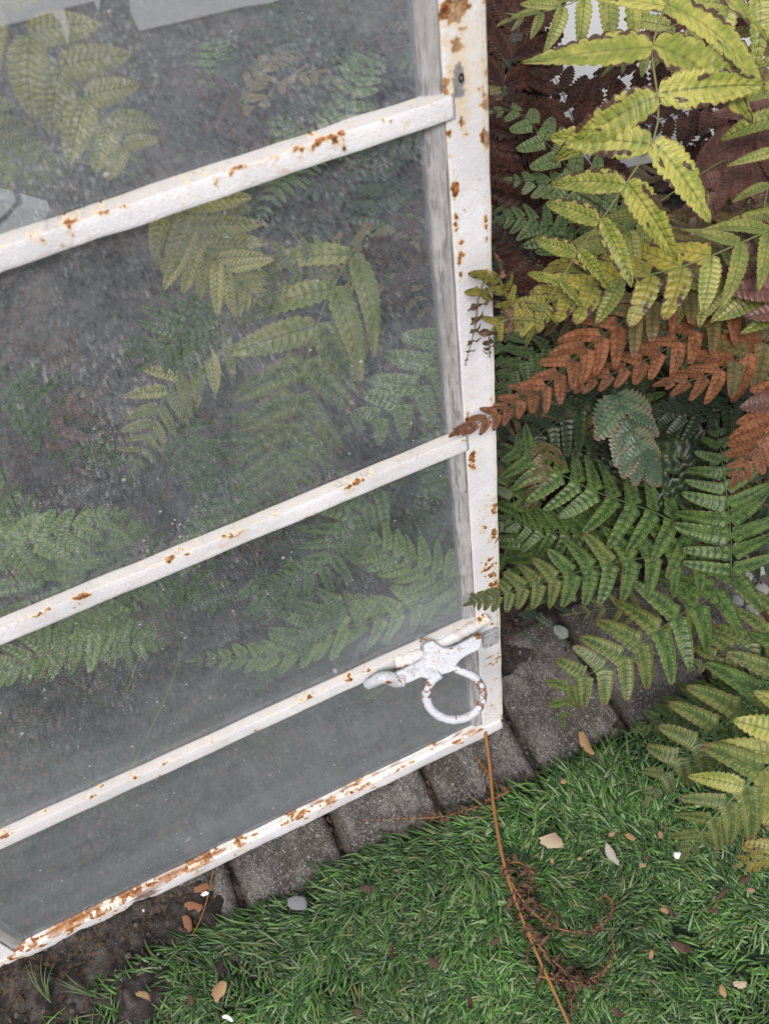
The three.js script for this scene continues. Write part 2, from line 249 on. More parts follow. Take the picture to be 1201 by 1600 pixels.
// a frond: stalk from the crown, rachis through pts (world), pairs of leaflets; col may name a second kind for the outer half
function frond(plant, pts, { k = 'green', tipKind = null, n = 12, L = .06, W = 1, ang = 18, prof = 'full', seed = 1, hint = null, stalk = true, r = .0013, droop = .12, jit = 1, skip = 0, end = .25 }) {
  const R = rng(seed * 7919 + 13), o = plant.position, wild0 = k === 'dead';
  const curve = new THREE.CatmullRomCurve3(pts, false, 'centripetal'), span = curve.getLength();
  let tube = pts.slice();
  if (stalk) { const a = V3(o.x, .0, o.z), b = pts[0], d = b.clone().sub(pts[1]).normalize(), len = a.distanceTo(b); const m1 = b.clone().addScaledVector(d, len * .35); const mid = m1.lerp(a.clone().setY(b.y * .5), .45); tube = [a, mid, ...tube]; }
  const loc = tube.map((q) => q.clone().sub(o));
  const fr = mesh('frond', taperTube(loc, r * 1.25, r * .35, 16 + tube.length * 6, 5), stemMats[k], plant);
  const up = hint || CB.clone().multiplyScalar(.75).add(V3((R() - .5) * .3, .5, (R() - .5) * .3)).normalize();
  for (let i = 0; i < n; i++) {
    const t = 1 - Math.pow(1 - (i + .35) / n, prof === 'taper' ? 1.55 : 1.2), c = curve.getPointAt(Math.min(1, t)), T = curve.getTangentAt(Math.min(1, t));
    const N = up.clone().addScaledVector(T, -up.dot(T)).normalize(), B = new THREE.Vector3().crossVectors(T, N);
    const env = prof === 'full' ? Math.pow(Math.max(0, 1 - Math.pow(t, 1.9)), .85) * (.82 + .18 * sm(0, .3, t)) + .10 : prof === 'taper' ? Math.pow(1 - t, .62) * (.9 + .1 * sm(0, .3, t)) + .08 : prof === 'even' ? (1 - .35 * t) * sm(1.06, .86, t) + .12 : Math.pow(Math.sin(Math.PI * Math.pow(clamp(t * .93 + .07), .8)), .7) + .08;
    for (const s of [-1, 1]) {
      if (R() < skip) continue;
      const kk = tipKind && t + (R() - .5) * .5 > .42 ? tipKind : k, shape = KINDS[kk][0], gs = leafGeos[shape], ms = leafMats[kk];
      const a = (ang + 14 * t + 16 * (R() - .5) * jit) * Math.PI / 180, len = L * env * (wild0 ? .5 + .9 * R() : 1) * (1 + .2 * (R() - .5) * jit);
      const wild = k === 'dead' ? 1 : 0; const X = B.clone().multiplyScalar(s * Math.cos(a)).addScaledVector(V3(R() - .5, R() - .3, R() - .5), 1.6 * wild).addScaledVector(T, Math.sin(a)).addScaledVector(N, (.10 - .35 * R() * jit) * .6).add(V3(0, -droop * (.5 + R()), 0)).normalize();
      const Z = N.clone().addScaledVector(T, .25 * (R() - .5) * jit).addScaledVector(X, -N.dot(X)); Z.addScaledVector(X, -Z.dot(X)).normalize();
      const Y = new THREE.Vector3().crossVectors(Z, X);
      if ((R() - .5) * jit > .32) { const q = .55 * (R() - .5); const y2 = Y.clone().multiplyScalar(Math.cos(q)).addScaledVector(Z, Math.sin(q)); Z.copy(new THREE.Vector3().crossVectors(X, y2)); Y.copy(y2); }
      const gv = s < 0 && gs.mirror ? gs.mirror : gs, m = mesh('leaflet', gv[Math.floor(R() * gv.length)], ms[Math.floor(R() * ms.length)], fr);
      const gap = span / n * (prof === 'taper' ? 1.55 * Math.pow(1 - (i + .35) / n, .55) : 1.2 * Math.pow(1 - i / n, .2)), half = shape === 'long' ? .15 : .23; let wv = len * W * (.95 + .25 * R()); if (shape !== 'long') { const q = kk === 'rust' || kk === 'olive' ? .72 : .88; wv = clamp(gap * q * (.92 + .16 * R()) / (2 * half), wv * .7, len * 1.6); }
      m.matrix.makeBasis(X.multiplyScalar(len), Y.multiplyScalar(wv), Z.multiplyScalar(len)).setPosition(c.clone().addScaledVector(T, s * .12 * L / n).sub(o));
      m.matrix.decompose(m.position, m.quaternion, m.scale);
    }
  }
  { // the end leaflet
    const kk = tipKind || k, T = curve.getTangentAt(1), c = curve.getPointAt(1), N = up.clone().addScaledVector(T, -up.dot(T)).normalize(), Y = new THREE.Vector3().crossVectors(N, T), len = L * end;
    const m = mesh('leaflet', leafGeos[KINDS[kk][0]][0], leafMats[kk][0], fr); m.matrix.makeBasis(T.clone().multiplyScalar(len), Y.multiplyScalar(len * W), N.multiplyScalar(len)).setPosition(c.sub(o)); m.matrix.decompose(m.position, m.quaternion, m.scale);
  }
  return fr;
}
let frondSeed = 1;
// pixel paths: depth given absolutely ('d'), or as an offset from the window's plane ('w')
const path = (list, w, front) => list.map(([x, y, d]) => P(x, y, w ? Wd(x, y) + d + (front ? 0 : .016) : front && x < 790 ? Math.min(d, Wd(x, y) - .016) : d));
function F(plant, list, o, w = false) { const pts = path(list, w, o.front), m = list[Math.floor(list.length / 2)], dm = w ? Wd(m[0], m[1]) + m[2] : m[2]; return frond(plant, pts, { seed: frondSeed++, ...(w ? { droop: 0, hint: WN.clone().multiplyScalar(.55).addScaledVector(CB, .55).add(V3(0, .2, 0)).normalize(), jit: .7 } : {}), ...o, L: o.L * dm / FOCAL }); }

const yellowFern = thing('fern', 'large yellow-green fern with brown-edged fronds at the upper right of the window', 'fern', [.52, 0, -.33]);
F(yellowFern, [[1085, -60, .70], [1035, 20, .685], [1018, 85, .68], [1028, 160, .685], [1022, 215, .69], [985, 275, .70], [945, 335, .715], [905, 390, .735], [868, 450, .755], [838, 500, .77]], { k: 'yellow', n: 10, L: 180, W: 1.0, ang: 2, end: .3, seed: 21, r: .0019, droop: .05 });
F(yellowFern, [[1260, 335, .80], [1160, 378, .79], [1085, 410, .785], [1020, 428, .785], [950, 440, .785], [880, 462, .775], [820, 490, .765], [772, 505, .76]], { k: 'lime', tipKind: 'gold', n: 12, L: 105, ang: 30, seed: 5, r: .0017, end: .3 });
F(yellowFern, [[1290, 60, .80], [1225, 190, .79], [1200, 290, .79], [1185, 360, .80]], { k: 'lime', n: 6, L: 110, ang: 12, seed: 8 });
F(yellowFern, [[1050, -90, .86], [960, -30, .84], [880, 10, .83], [800, 30, .82]], { k: 'lime', n: 8, L: 120, ang: 30, seed: 33 });
F(yellowFern, [[1240, -60, .84], [1130, 10, .84], [1040, 45, .84], [960, 100, .85]], { k: 'lime', n: 7, L: 110, ang: 25, seed: 34 });
F(yellowFern, [[1010, 330, .80], [940, 400, .80], [880, 450, .81], [830, 500, .82]], { k: 'lime', tipKind: 'gold', n: 9, L: 85, ang: 30, seed: 9 });
F(yellowFern, [[1240, 480, .84], [1150, 440, .84], [1080, 460, .84], [1010, 500, .85]], { k: 'lime', n: 8, L: 80, ang: 25, seed: 39 });
// the shrivelled frond tip that hangs over the stile
F(yellowFern, [[800, 480, -.03], [768, 425, -.028], [750, 455, -.024], [742, 510, -.022], [727, 568, -.018]], { k: 'gold', tipKind: 'dead', n: 11, L: 30, ang: 30, seed: 10, stalk: false, r: .0009, front: true, jit: 1.5 }, true);
F(yellowFern, [[835, 500, -.035], [790, 500, -.035], [768, 515, -.03], [764, 555, -.025]], { k: 'gold', tipKind: 'dead', n: 8, L: 38, ang: 30, seed: 11, stalk: false, r: .0009, front: true, jit: 1.5 }, true);

const rustFern = thing('fern', 'rust-orange fern whose pointed tip crosses the white stile', 'fern', [.50, 0, -.18]);
F(rustFern, [[1201, 345, .89], [1110, 408, .86], [1024, 465, .83], [975, 501, .815], [930, 532, .80], [893, 565, .785], [851, 603, .77], [806, 630, .75], [760, 655, .734], [716, 674, .729]], { k: 'olive', tipKind: 'rust', n: 22, L: 96, ang: 36, front: true, W: 1.25, seed: 3, r: .0013, end: .18, droop: .02, prof: 'taper', jit: .7 });
F(rustFern, [[1260, 395, .92], [1201, 434, .90], [1155, 464, .88], [1110, 501, .87], [1073, 524, .86], [1028, 552, .855], [972, 578, .85], [905, 600, .85], [878, 606, .85]], { k: 'olive', tipKind: 'rust', n: 16, L: 84, ang: 36, W: 1.25, seed: 4, prof: 'taper', droop: .04 });
F(rustFern, [[1260, 480, .9], [1201, 530, .88], [1163, 554, .87], [1120, 580, .86], [1080, 594, .86], [1040, 598, .86]], { k: 'olive', tipKind: 'rust', n: 10, L: 88, ang: 38, W: 1.25, seed: 6, droop: .04 });
F(rustFern, [[1300, 560, .78], [1245, 620, .77], [1200, 670, .77], [1150, 745, .775]], { k: 'pinkbrown', tipKind: 'rust', n: 10, L: 85, ang: 30, W: 1.4, seed: 7 });
F(rustFern, [[1010, 480, 1.0], [940, 495, .98], [870, 500, .96], [820, 505, .95]], { k: 'olive', n: 9, L: 62, ang: 25, W: 1.1, seed: 12 });
F(rustFern, [[1250, 440, .98], [1180, 490, .97], [1110, 540, .97], [1060, 560, .97]], { k: 'olive', n: 9, L: 80, ang: 25, W: 1.1, seed: 14 });

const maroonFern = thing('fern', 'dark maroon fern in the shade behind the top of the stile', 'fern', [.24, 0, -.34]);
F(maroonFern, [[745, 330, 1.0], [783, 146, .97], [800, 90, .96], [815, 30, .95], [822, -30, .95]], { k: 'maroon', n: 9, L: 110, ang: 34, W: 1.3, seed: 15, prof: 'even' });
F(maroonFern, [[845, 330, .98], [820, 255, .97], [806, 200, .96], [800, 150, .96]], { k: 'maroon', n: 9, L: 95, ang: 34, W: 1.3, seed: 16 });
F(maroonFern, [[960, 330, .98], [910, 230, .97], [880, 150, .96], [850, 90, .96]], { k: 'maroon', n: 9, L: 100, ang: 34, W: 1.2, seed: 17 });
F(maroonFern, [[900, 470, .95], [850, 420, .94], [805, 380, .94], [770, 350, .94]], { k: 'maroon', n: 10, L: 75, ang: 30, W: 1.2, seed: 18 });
const brownFern = thing('fern', 'pinkish brown fern with broad fronds beneath the yellow fern at the right edge', 'fern', [.70, 0, -.36]);
F(brownFern, [[1250, 140, .86], [1195, 200, .85], [1150, 250, .85], [1110, 300, .85], [1085, 340, .86]], { k: 'pinkbrown', n: 8, L: 95, ang: 30, W: 1.7, seed: 19 });
F(brownFern, [[1160, 170, .95], [1090, 170, .93], [1040, 185, .92], [1000, 200, .92]], { k: 'maroon', n: 8, L: 70, ang: 30, W: 1.4, seed: 20 });
F(brownFern, [[1260, 480, .83], [1210, 430, .82], [1180, 390, .82], [1165, 350, .82]], { k: 'pinkbrown', n: 5, L: 90, ang: 34, W: 1.4, seed: 22 });
F(brownFern, [[1260, 100, .95], [1180, 105, .94], [1110, 90, .94], [1060, 100, .94]], { k: 'olive', n: 8, L: 60, ang: 30, W: 1.2, seed: 24 });
F(brownFern, [[1160, -40, 1.0], [1090, 30, 1.0], [1020, 90, 1.0], [930, 140, 1.0], [860, 150, 1.01]], { k: 'maroon', n: 10, L: 85, ang: 30, W: 1.4, seed: 80, skip: .12 });
F(brownFern, [[1240, 260, .96], [1150, 240, .96], [1080, 260, .96], [1030, 290, .97]], { k: 'maroon', n: 8, L: 75, ang: 30, W: 1.4, seed: 82 });
F(brownFern, [[1260, 0, .95], [1180, 60, .95], [1130, 140, .95], [1100, 220, .96]], { k: 'olive', n: 9, L: 75, ang: 26, seed: 83 });
F(brownFern, [[1230, 300, .90], [1140, 330, .90], [1060, 370, .90], [1000, 400, .91]], { k: 'olive', n: 10, L: 75, ang: 26, seed: 84 });
const mottledFern = thing('fern', 'small fern with pale-mottled green leaflets close behind the white stile', 'fern', [.30, 0, -.27]);
F(mottledFern, [[960, 330, .93], [900, 275, .92], [855, 225, .91], [805, 172, .91], [770, 175, .91]], { k: 'mottled', n: 8, L: 62, ang: 15, W: 1.3, seed: 25 });
F(mottledFern, [[980, 360, .93], [900, 300, .92], [860, 290, .92], [800, 280, .92]], { k: 'mottled', n: 8, L: 55, ang: 20, W: 1.3, seed: 26 });
F(mottledFern, [[900, 410, .91], [850, 350, .9], [800, 340, .9], [776, 345, .9]], { k: 'green', n: 8, L: 52, ang: 20, W: 1.2, seed: 27 });

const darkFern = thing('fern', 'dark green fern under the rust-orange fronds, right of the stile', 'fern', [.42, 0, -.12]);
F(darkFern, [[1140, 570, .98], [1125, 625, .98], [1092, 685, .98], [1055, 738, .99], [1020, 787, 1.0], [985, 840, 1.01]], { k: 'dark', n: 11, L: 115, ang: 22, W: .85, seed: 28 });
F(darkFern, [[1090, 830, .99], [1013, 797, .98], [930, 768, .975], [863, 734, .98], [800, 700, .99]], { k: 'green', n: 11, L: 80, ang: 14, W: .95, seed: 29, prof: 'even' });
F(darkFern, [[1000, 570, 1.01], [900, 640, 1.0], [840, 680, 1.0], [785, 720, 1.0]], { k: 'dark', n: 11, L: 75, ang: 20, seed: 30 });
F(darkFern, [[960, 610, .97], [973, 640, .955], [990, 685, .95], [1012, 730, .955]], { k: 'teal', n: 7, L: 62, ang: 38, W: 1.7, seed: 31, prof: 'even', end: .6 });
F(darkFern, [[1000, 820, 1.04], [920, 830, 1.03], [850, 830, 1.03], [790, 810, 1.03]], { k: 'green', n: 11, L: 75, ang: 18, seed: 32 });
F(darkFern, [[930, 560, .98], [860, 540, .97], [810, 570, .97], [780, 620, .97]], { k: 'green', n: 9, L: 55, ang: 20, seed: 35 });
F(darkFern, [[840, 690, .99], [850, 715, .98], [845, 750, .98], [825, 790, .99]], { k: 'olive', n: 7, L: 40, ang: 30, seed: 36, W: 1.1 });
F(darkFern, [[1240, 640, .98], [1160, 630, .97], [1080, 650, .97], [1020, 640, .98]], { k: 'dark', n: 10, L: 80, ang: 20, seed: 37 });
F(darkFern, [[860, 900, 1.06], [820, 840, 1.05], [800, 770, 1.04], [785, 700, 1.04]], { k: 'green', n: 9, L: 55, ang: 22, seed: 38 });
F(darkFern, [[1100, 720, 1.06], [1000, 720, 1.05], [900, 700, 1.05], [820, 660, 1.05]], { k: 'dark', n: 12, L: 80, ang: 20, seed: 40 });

const edgedFern = thing('fern', 'green fern with brown-edged fronds reaching over the grey setts', 'fern', [.46, 0, .02]);
F(edgedFern, [[1100, 845, .99], [1060, 857, .985], [1010, 870, .975], [930, 886, .965], [840, 912, .95], [770, 932, .938], [738, 941, .926]], { k: 'green', tipKind: 'edged', n: 15, L: 80, ang: 14, W: 1.0, seed: 41, front: true, prof: 'taper', r: .0011, droop: .02, end: .22, jit: .6 });
F(edgedFern, [[1140, 880, 1.04], [1110, 930, 1.03], [1060, 962, 1.02], [1000, 1005, 1.015], [950, 1040, 1.015], [908, 1058, 1.02], [884, 1078, 1.03], [880, 1125, 1.045]], { k: 'green', tipKind: 'edged', n: 12, L: 88, ang: 14, W: 1.0, seed: 42, droop: .02, end: .25, jit: .6 });
F(edgedFern, [[1270, 1020, .99], [1201, 1076, .985], [1160, 1106, .98], [1100, 1152, .98], [1046, 1198, .99], [1014, 1245, 1.0]], { k: 'green', tipKind: 'edged', n: 9, L: 92, ang: 16, W: 1.05, seed: 43, droop: .02, jit: .6 });
F(edgedFern, [[1270, 960, 1.03], [1201, 988, 1.02], [1140, 1016, 1.02], [1085, 1042, 1.02]], { k: 'edged', n: 7, L: 75, ang: 16, W: 1.05, seed: 44 });
F(edgedFern, [[1143, 900, .97], [1142, 850, .96], [1135, 780, .95], [1126, 710, .95], [1120, 670, .955]], { k: 'green', n: 10, L: 84, ang: 14, W: .95, seed: 45, jit: .6, end: .2 });
F(edgedFern, [[1260, 800, 1.0], [1210, 830, 1.0], [1170, 860, 1.0], [1130, 880, 1.01]], { k: 'dark', n: 7, L: 85, ang: 18, seed: 46 });
F(edgedFern, [[1120, 1000, 1.12], [1030, 960, 1.12], [960, 950, 1.13], [890, 960, 1.14]], { k: 'lime', n: 9, L: 50, ang: 25, W: .8, seed: 47 });
F(edgedFern, [[1160, 1080, 1.1], [1090, 1100, 1.1], [1040, 1120, 1.11], [985, 1145, 1.12]], { k: 'green', n: 8, L: 45, ang: 25, W: .8, seed: 48 });
mesh('stalk', taperTube([P(1100, 845, 1.03), P(1145, 905, 1.04), P(1190, 955, 1.06), P(1260, 1080, 1.12)].map((q) => q.sub(edgedFern.position)), .0026, .003, 30, 7), stemMats.olive, edgedFern);
const paleFern = thing('fern', 'yellowing green fern hanging over the turf at the right edge', 'fern', [.44, 0, .16]);
F(paleFern, [[1290, 1120, .92], [1215, 1185, .91], [1160, 1232, .905], [1110, 1282, .91], [1074, 1330, .925]], { k: 'lime', tipKind: 'edged', n: 9, L: 110, ang: 26, W: 1.25, seed: 49, droop: .02, r: .0016 });
F(paleFern, [[1300, 1280, .96], [1240, 1310, .95], [1200, 1335, .95], [1160, 1350, .96]], { k: 'gold', n: 6, L: 70, ang: 28, W: 1.1, seed: 50 });

// ---- ferns behind the glass
const g1 = thing('fern', 'yellow fern frond pressed behind the top left of the dusty glass', 'fern', [-.52, 0, -.42]);
F(g1, [[-30, -20, .012], [20, 30, .012], [75, 82, .012], [125, 143, .012], [165, 187, .014], [205, 240, .018]], { k: 'pale', n: 6, L: 118, ang: 22, W: 1.55, seed: 51, prof: 'even', jit: .9 }, true);
F(g1, [[-70, 160, .06], [-20, 220, .06], [30, 250, .06], [90, 270, .06]], { k: 'lime', n: 7, L: 90, ang: 20, W: 1.3, seed: 52 }, true);
F(g1, [[255, 290, .05], [300, 345, .05], [330, 395, .05], [365, 430, .045], [402, 468, .045]], { k: 'pale', n: 12, L: 120, ang: 32, W: .95, seed: 53 }, true);
const g2 = thing('fern', 'olive fern with orange leaf tips behind the second pane from the top', 'fern', [-.22, 0, -.22]);
F(g2, [[560, 380, .10], [510, 470, .07], [482, 550, .055], [462, 630, .045], [446, 700, .04], [434, 752, .04]], { k: 'lime', tipKind: 'edged', n: 8, L: 138, ang: 32, W: .9, seed: 54, prof: 'even' }, true);
F(g2, [[720, 520, .04], [680, 575, .04], [640, 620, .04], [590, 655, .04], [550, 668, .04]], { k: 'mottled', n: 6, L: 85, ang: 22, W: 1.5, seed: 55 }, true);
F(g2, [[560, 440, .09], [460, 430, .09], [380, 470, .08], [330, 510, .08]], { k: 'lime', n: 10, L: 75, ang: 25, seed: 56 }, true);
F(g2, [[340, 480, .09], [280, 520, .08], [240, 560, .08], [200, 540, .08]], { k: 'green', n: 9, L: 75, ang: 25, seed: 57 }, true);
F(g2, [[700, 330, .09], [640, 390, .09], [600, 440, .09], [560, 500, .1]], { k: 'maroon', n: 8, L: 70, ang: 25, W: 1.3, seed: 58 }, true);
const g3 = thing('fern', 'fine green fern behind the left of the second pane', 'fern', [-.46, 0, -.25]);
F(g3, [[360, 520, .08], [270, 600, .07], [240, 660, .06], [205, 740, .06]], { k: 'lime', n: 11, L: 75, ang: 25, seed: 59 }, true);
F(g3, [[260, 640, .07], [290, 680, .06], [310, 740, .06], [325, 790, .06]], { k: 'green', n: 10, L: 55, ang: 25, seed: 60 }, true);
F(g3, [[-40, 850, .05], [40, 850, .045], [100, 835, .04], [190, 800, .04]], { k: 'fresh', n: 7, L: 66, ang: 32, W: 1.0, seed: 61 }, true);
F(g3, [[60, 900, .07], [110, 860, .06], [170, 830, .05], [230, 830, .05]], { k: 'fresh', n: 8, L: 70, ang: 30, W: 1.1, seed: 62 }, true);
F(g3, [[60, 700, .1], [120, 650, .09], [150, 620, .08], [165, 580, .08]], { k: 'pinkbrown', n: 6, L: 50, ang: 30, W: 1.3, seed: 63 }, true);
F(g3, [[-30, 620, .1], [60, 640, .1], [130, 700, .1], [200, 720, .1]], { k: 'green', n: 11, L: 75, ang: 24, seed: 64 }, true);
F(g3, [[420, 640, .12], [380, 740, .1], [330, 840, .09], [260, 880, .08]], { k: 'green', n: 12, L: 80, ang: 24, seed: 65 }, true);
const g4 = thing('fern', 'low green fern behind the lower left panes above the bottom bar', 'fern', [-.50, 0, -.13]);
F(g4, [[210, 960, .06], [150, 985, .05], [80, 1015, .045], [0, 1050, .045], [-40, 1065, .05]], { k: 'fresh', n: 11, L: 70, ang: 26, W: 1.15, seed: 66 }, true);
F(g4, [[60, 960, .06], [120, 985, .05], [180, 1000, .045], [255, 1005, .045]], { k: 'fresh', n: 9, L: 72, ang: 26, W: 1.1, seed: 67 }, true);
F(g4, [[150, 920, .09], [220, 900, .08], [300, 910, .08], [350, 960, .08]], { k: 'green', n: 10, L: 70, ang: 24, seed: 68 }, true);
const g5 = thing('fern', 'bright green fern with long narrow fronds behind the third pane near the handle', 'fern', [-.16, 0, -.11]);
F(g5, [[690, 925, .05], [600, 965, .04], [520, 985, .035], [450, 1020, .035], [380, 1025, .035], [305, 1032, .035]], { k: 'fresh', n: 15, L: 62, ang: 28, W: .9, seed: 69, prof: 'full' }, true);
F(g5, [[745, 925, .05], [700, 905, .045], [640, 880, .04], [580, 850, .04]], { k: 'fresh', n: 9, L: 66, ang: 30, W: .9, seed: 70, prof: 'even' }, true);
F(g5, [[540, 940, .05], [500, 960, .05], [450, 1010, .04], [405, 1075, .04]], { k: 'green', n: 9, L: 50, ang: 26, seed: 71 }, true);
F(g5, [[740, 640, .06], [715, 700, .05], [690, 750, .045], [670, 780, .045]], { k: 'green', n: 7, L: 65, ang: 26, W: 1.1, seed: 72 }, true);
F(g5, [[600, 760, .08], [540, 820, .07], [500, 890, .06], [420, 920, .06]], { k: 'green', n: 11, L: 80, ang: 24, seed: 73 }, true);
F(g5, [[400, 900, .08], [420, 930, .07], [450, 950, .07], [500, 940, .07]], { k: 'green', n: 8, L: 60, ang: 24, seed: 74 }, true);
{ // the mass of other fronds further back
  const R = rng(77), seg = []; 
  const base = (kd) => { // one arching frond as a single geometry, length 1
    const gs = leafGeos[KINDS[kd][0]], out = [], n = 12;
    for (let i = 0; i < n; i++) for (const s of [-1, 1]) { const t = (i + .5) / n, y = .5 * Math.sin(t * 2.4), x = t, L = .26 * (Math.pow(1 - t, .7) + .08), g = gs[i % gs.length].clone(); const T = V3(1, 1.2 * Math.cos(t * 2.4), 0).normalize(), B = V3(0, 0, s), N = V3(-T.y, T.x, 0); const X = B.clone().addScaledVector(T, .45).addScaledVector(N, -.15 * R()).normalize(), Z = N.clone().addScaledVector(X, -N.dot(X)).normalize(); g.applyMatrix4(new THREE.Matrix4().makeBasis(X.clone().multiplyScalar(L), new THREE.Vector3().crossVectors(Z, X).multiplyScalar(L), Z.multiplyScalar(L)).setPosition(x, y, 0)); out.push(g); }
    return mergeGeometries(out);
  };
  const spots = []; for (let i = 0; i < 420; i++) { const x = -1.15 + 2.6 * R(), z = -1.5 + 1.36 * R(); if (z > -.28 && x < .04) continue; if (z < -.42 && x < .02) continue; if (x < .02 && R() < .5) continue; spots.push([x, z]); }
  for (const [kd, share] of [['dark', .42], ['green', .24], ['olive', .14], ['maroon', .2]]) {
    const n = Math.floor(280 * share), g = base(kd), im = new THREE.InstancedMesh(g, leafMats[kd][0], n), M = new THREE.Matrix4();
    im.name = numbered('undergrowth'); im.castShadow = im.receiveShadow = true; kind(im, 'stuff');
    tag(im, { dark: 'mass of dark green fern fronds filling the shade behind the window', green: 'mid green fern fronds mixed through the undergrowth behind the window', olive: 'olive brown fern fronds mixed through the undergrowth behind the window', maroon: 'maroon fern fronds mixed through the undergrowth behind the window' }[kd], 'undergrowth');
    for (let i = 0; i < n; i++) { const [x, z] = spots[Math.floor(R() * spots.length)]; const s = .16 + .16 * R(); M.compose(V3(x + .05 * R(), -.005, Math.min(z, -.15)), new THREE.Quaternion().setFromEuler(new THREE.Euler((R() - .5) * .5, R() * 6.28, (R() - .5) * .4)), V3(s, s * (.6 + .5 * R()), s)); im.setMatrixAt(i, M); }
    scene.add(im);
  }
}

// ---------------------------------------------------------------- the window
const WIN = thing('window', 'old white painted steel casement window with rust and dusty glass leaning among ferns', 'window', [0, 0, 0]);
WIN.rotation.set(-LEAN, 0, .0055);
const WW = .682, WH = 1.17, GZ = -.0055;
const PAINT = (d, x, y, gl = 0) => {                                // d: how rusty, x / y: metres
  const n1 = fbm(x * 190 + 5, y * 190, 4), n2 = fbm(x * 55, y * 55 + 9, 4), n3 = fbm(x * 700, y * 700, 2), n4 = fbm(x * 18 + 3, y * 18, 3);
  const v = .55 * n1 + .45 * n2, th = mix(.80, .50, clamp(d));
  const core = sm(th, th + .035, v), halo = sm(th - .11, th + .02, v);
  let c = mix3([.72, .70, .735], [.86, .84, .87], sm(.3, .7, n4 * .6 + n3 * .4));
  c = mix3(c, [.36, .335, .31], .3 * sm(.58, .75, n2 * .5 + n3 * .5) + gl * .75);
  const sp = vn(x * 620 + 31, y * 620 + 7), sw = sm(.35, .62, fbm(x * 40 + 8, y * 40, 3) + .25 * (d - .2));
  c = mix3(c, [.70, .52, .34], .55 * sm(.80, .95, sp) * sw); c = mix3(c, [.30, .13, .05], .8 * sm(.93, .97, sp) * sw);
  c = mix3(c, [.74, .58, .36], halo * .75);
  c = mix3(c, mix3([.42, .17, .05], [.13, .045, .02], sm(.35, .65, n3)), core);
  return c;
};
const blob = (x, y, list) => { let d = 0; for (const [bx, by, rx, ry, s] of list) { const q = ((x - bx) / rx) ** 2 + ((y - by) / ry) ** 2; if (q < 4) d = Math.max(d, s * Math.exp(-q)); } return d; };
const stileBlobs = [[-.026, .93, .005, .05, 1], [-.014, .95, .005, .03, .95], [-.004, .96, .004, .04, .9], [-.016, .895, .005, .02, .8], [-.028, .845, .003, .03, 1], [-.017, .835, .005, .02, .8], [-.004, .83, .004, .018, .85], [-.026, .79, .0035, .04, .9], [-.025, .735, .0035, .03, .95], [-.004, .76, .003, .03, .6],
  [-.025, .60, .004, .015, .9], [-.024, .54, .004, .02, .7], [-.012, .46, .008, .03, .6], [-.005, .44, .006, .05, .7], [-.012, .36, .011, .05, .75], [-.006, .32, .008, .05, .8], [-.008, .245, .010, .03, .85], [-.012, .18, .008, .05, .7], [-.012, .10, .012, .05, .5], [-.03, .42, .002, .1, .6]];
const HOLE = P(729, 123, Wd(729, 123)).applyAxisAngle(V3(1, 0, 0), LEAN);
const stileTex = tex(128, 2048, (u, v) => {                        // u: 0 .. 60 mm round the profile from the outer back edge, v: height
  const s = u * .06, y = v * 1.2, x = -(s - .016);
  let d = .25 + blob(x, y, stileBlobs) + .30 * sm(.8, .92, y) - .1; const warm = sm(.80, .93, y) * sm(.35, .65, fbm(x * 60, y * 22, 3));
  if (s < .02 && s > .013) d += .3 * sm(.0, .3, fbm(y * 30, 2, 2) - .25);
  let c = PAINT(d, x, y);
  c = mix3(c, [.76, .62, .40], .45 * warm);
  if (s < .0195) c = mix3(c, [.66, .53, .36], .45 * fbm(y * 50, s * 300, 2));
  { const hx = (x - HOLE.x) / .0042, hy = (y - HOLE.y) / .011, q = hx * hx + hy * hy + 1.4 * (fbm(x * 400, y * 400, 3) - .5); c = mix3(c, [.74, .55, .28], .5 * sm(4.5, 1.2, q)); c = mix3(c, mix3([.20, .185, .19], [.34, .32, .33], vn(x * 900, y * 900)), sm(1.1, .7, q)); }
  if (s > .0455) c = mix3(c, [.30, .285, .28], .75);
  return c;
}, { repeat: false });
const barTex = [0, 1, 2, 3, 4].map((k) => tex(2048, 64, (u, v) => {     // u: along the bar from the left, v: 0 .. 40 mm round the profile from the lower front edge
  const x = u * WW, s = v * (k === 3 ? .055 : .04), face = k === 3 ? .0245 : .019, r = s - face;
  let d = .27 + .55 * Math.exp(-((r / .0025) ** 2)) * sm(.35, .65, fbm(x * 22 + k * 9, 1, 3) + .1);
  let gl = 0;
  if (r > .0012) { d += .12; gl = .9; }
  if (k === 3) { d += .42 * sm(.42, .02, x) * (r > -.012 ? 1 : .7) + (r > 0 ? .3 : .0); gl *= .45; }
  if (k === 0 && x < .06) d += .2;
  if (s < .002) d += .2;
  let c = PAINT(d, x + k * 1.37, s, gl);
  if (k === 3 && x < .33) c = mix3(c, [.13, .045, .03], .9 * sm(.55, .72, fbm(x * 26, s * 70 + 4, 3)) * sm(.30, .16, x) * sm(.05, .1, x) * (r < .003 ? 1 : .3));
  if (k === 3) c = mix3(c, mix3([.45, .20, .06], [.14, .05, .025], fbm(x * 200, s * 200, 2)), .85 * sm(.50, .62, .6 * fbm(x * 60, s * 170, 4) + .4 * fbm(x * 12, s * 40 + 8, 3) + .10 * sm(.4, .1, x)) * sm(-.004, .0, r) * sm(.016, .010, r));
  return c;
}, { repeat: false }));
const paintBump = tex(512, 512, (u, v) => { const n = .6 * fbm(u * 40, v * 40, 4) + .4 * fbm(u * 11, v * 11, 3); return [n, n, n]; }, { srgb: false });
const paintMat = (map, rx, ry) => { const b = paintBump.clone(); b.repeat.set(rx, ry); b.needsUpdate = true; return std({ map, roughness: .5, bumpMap: b, bumpScale: .0004 }); };
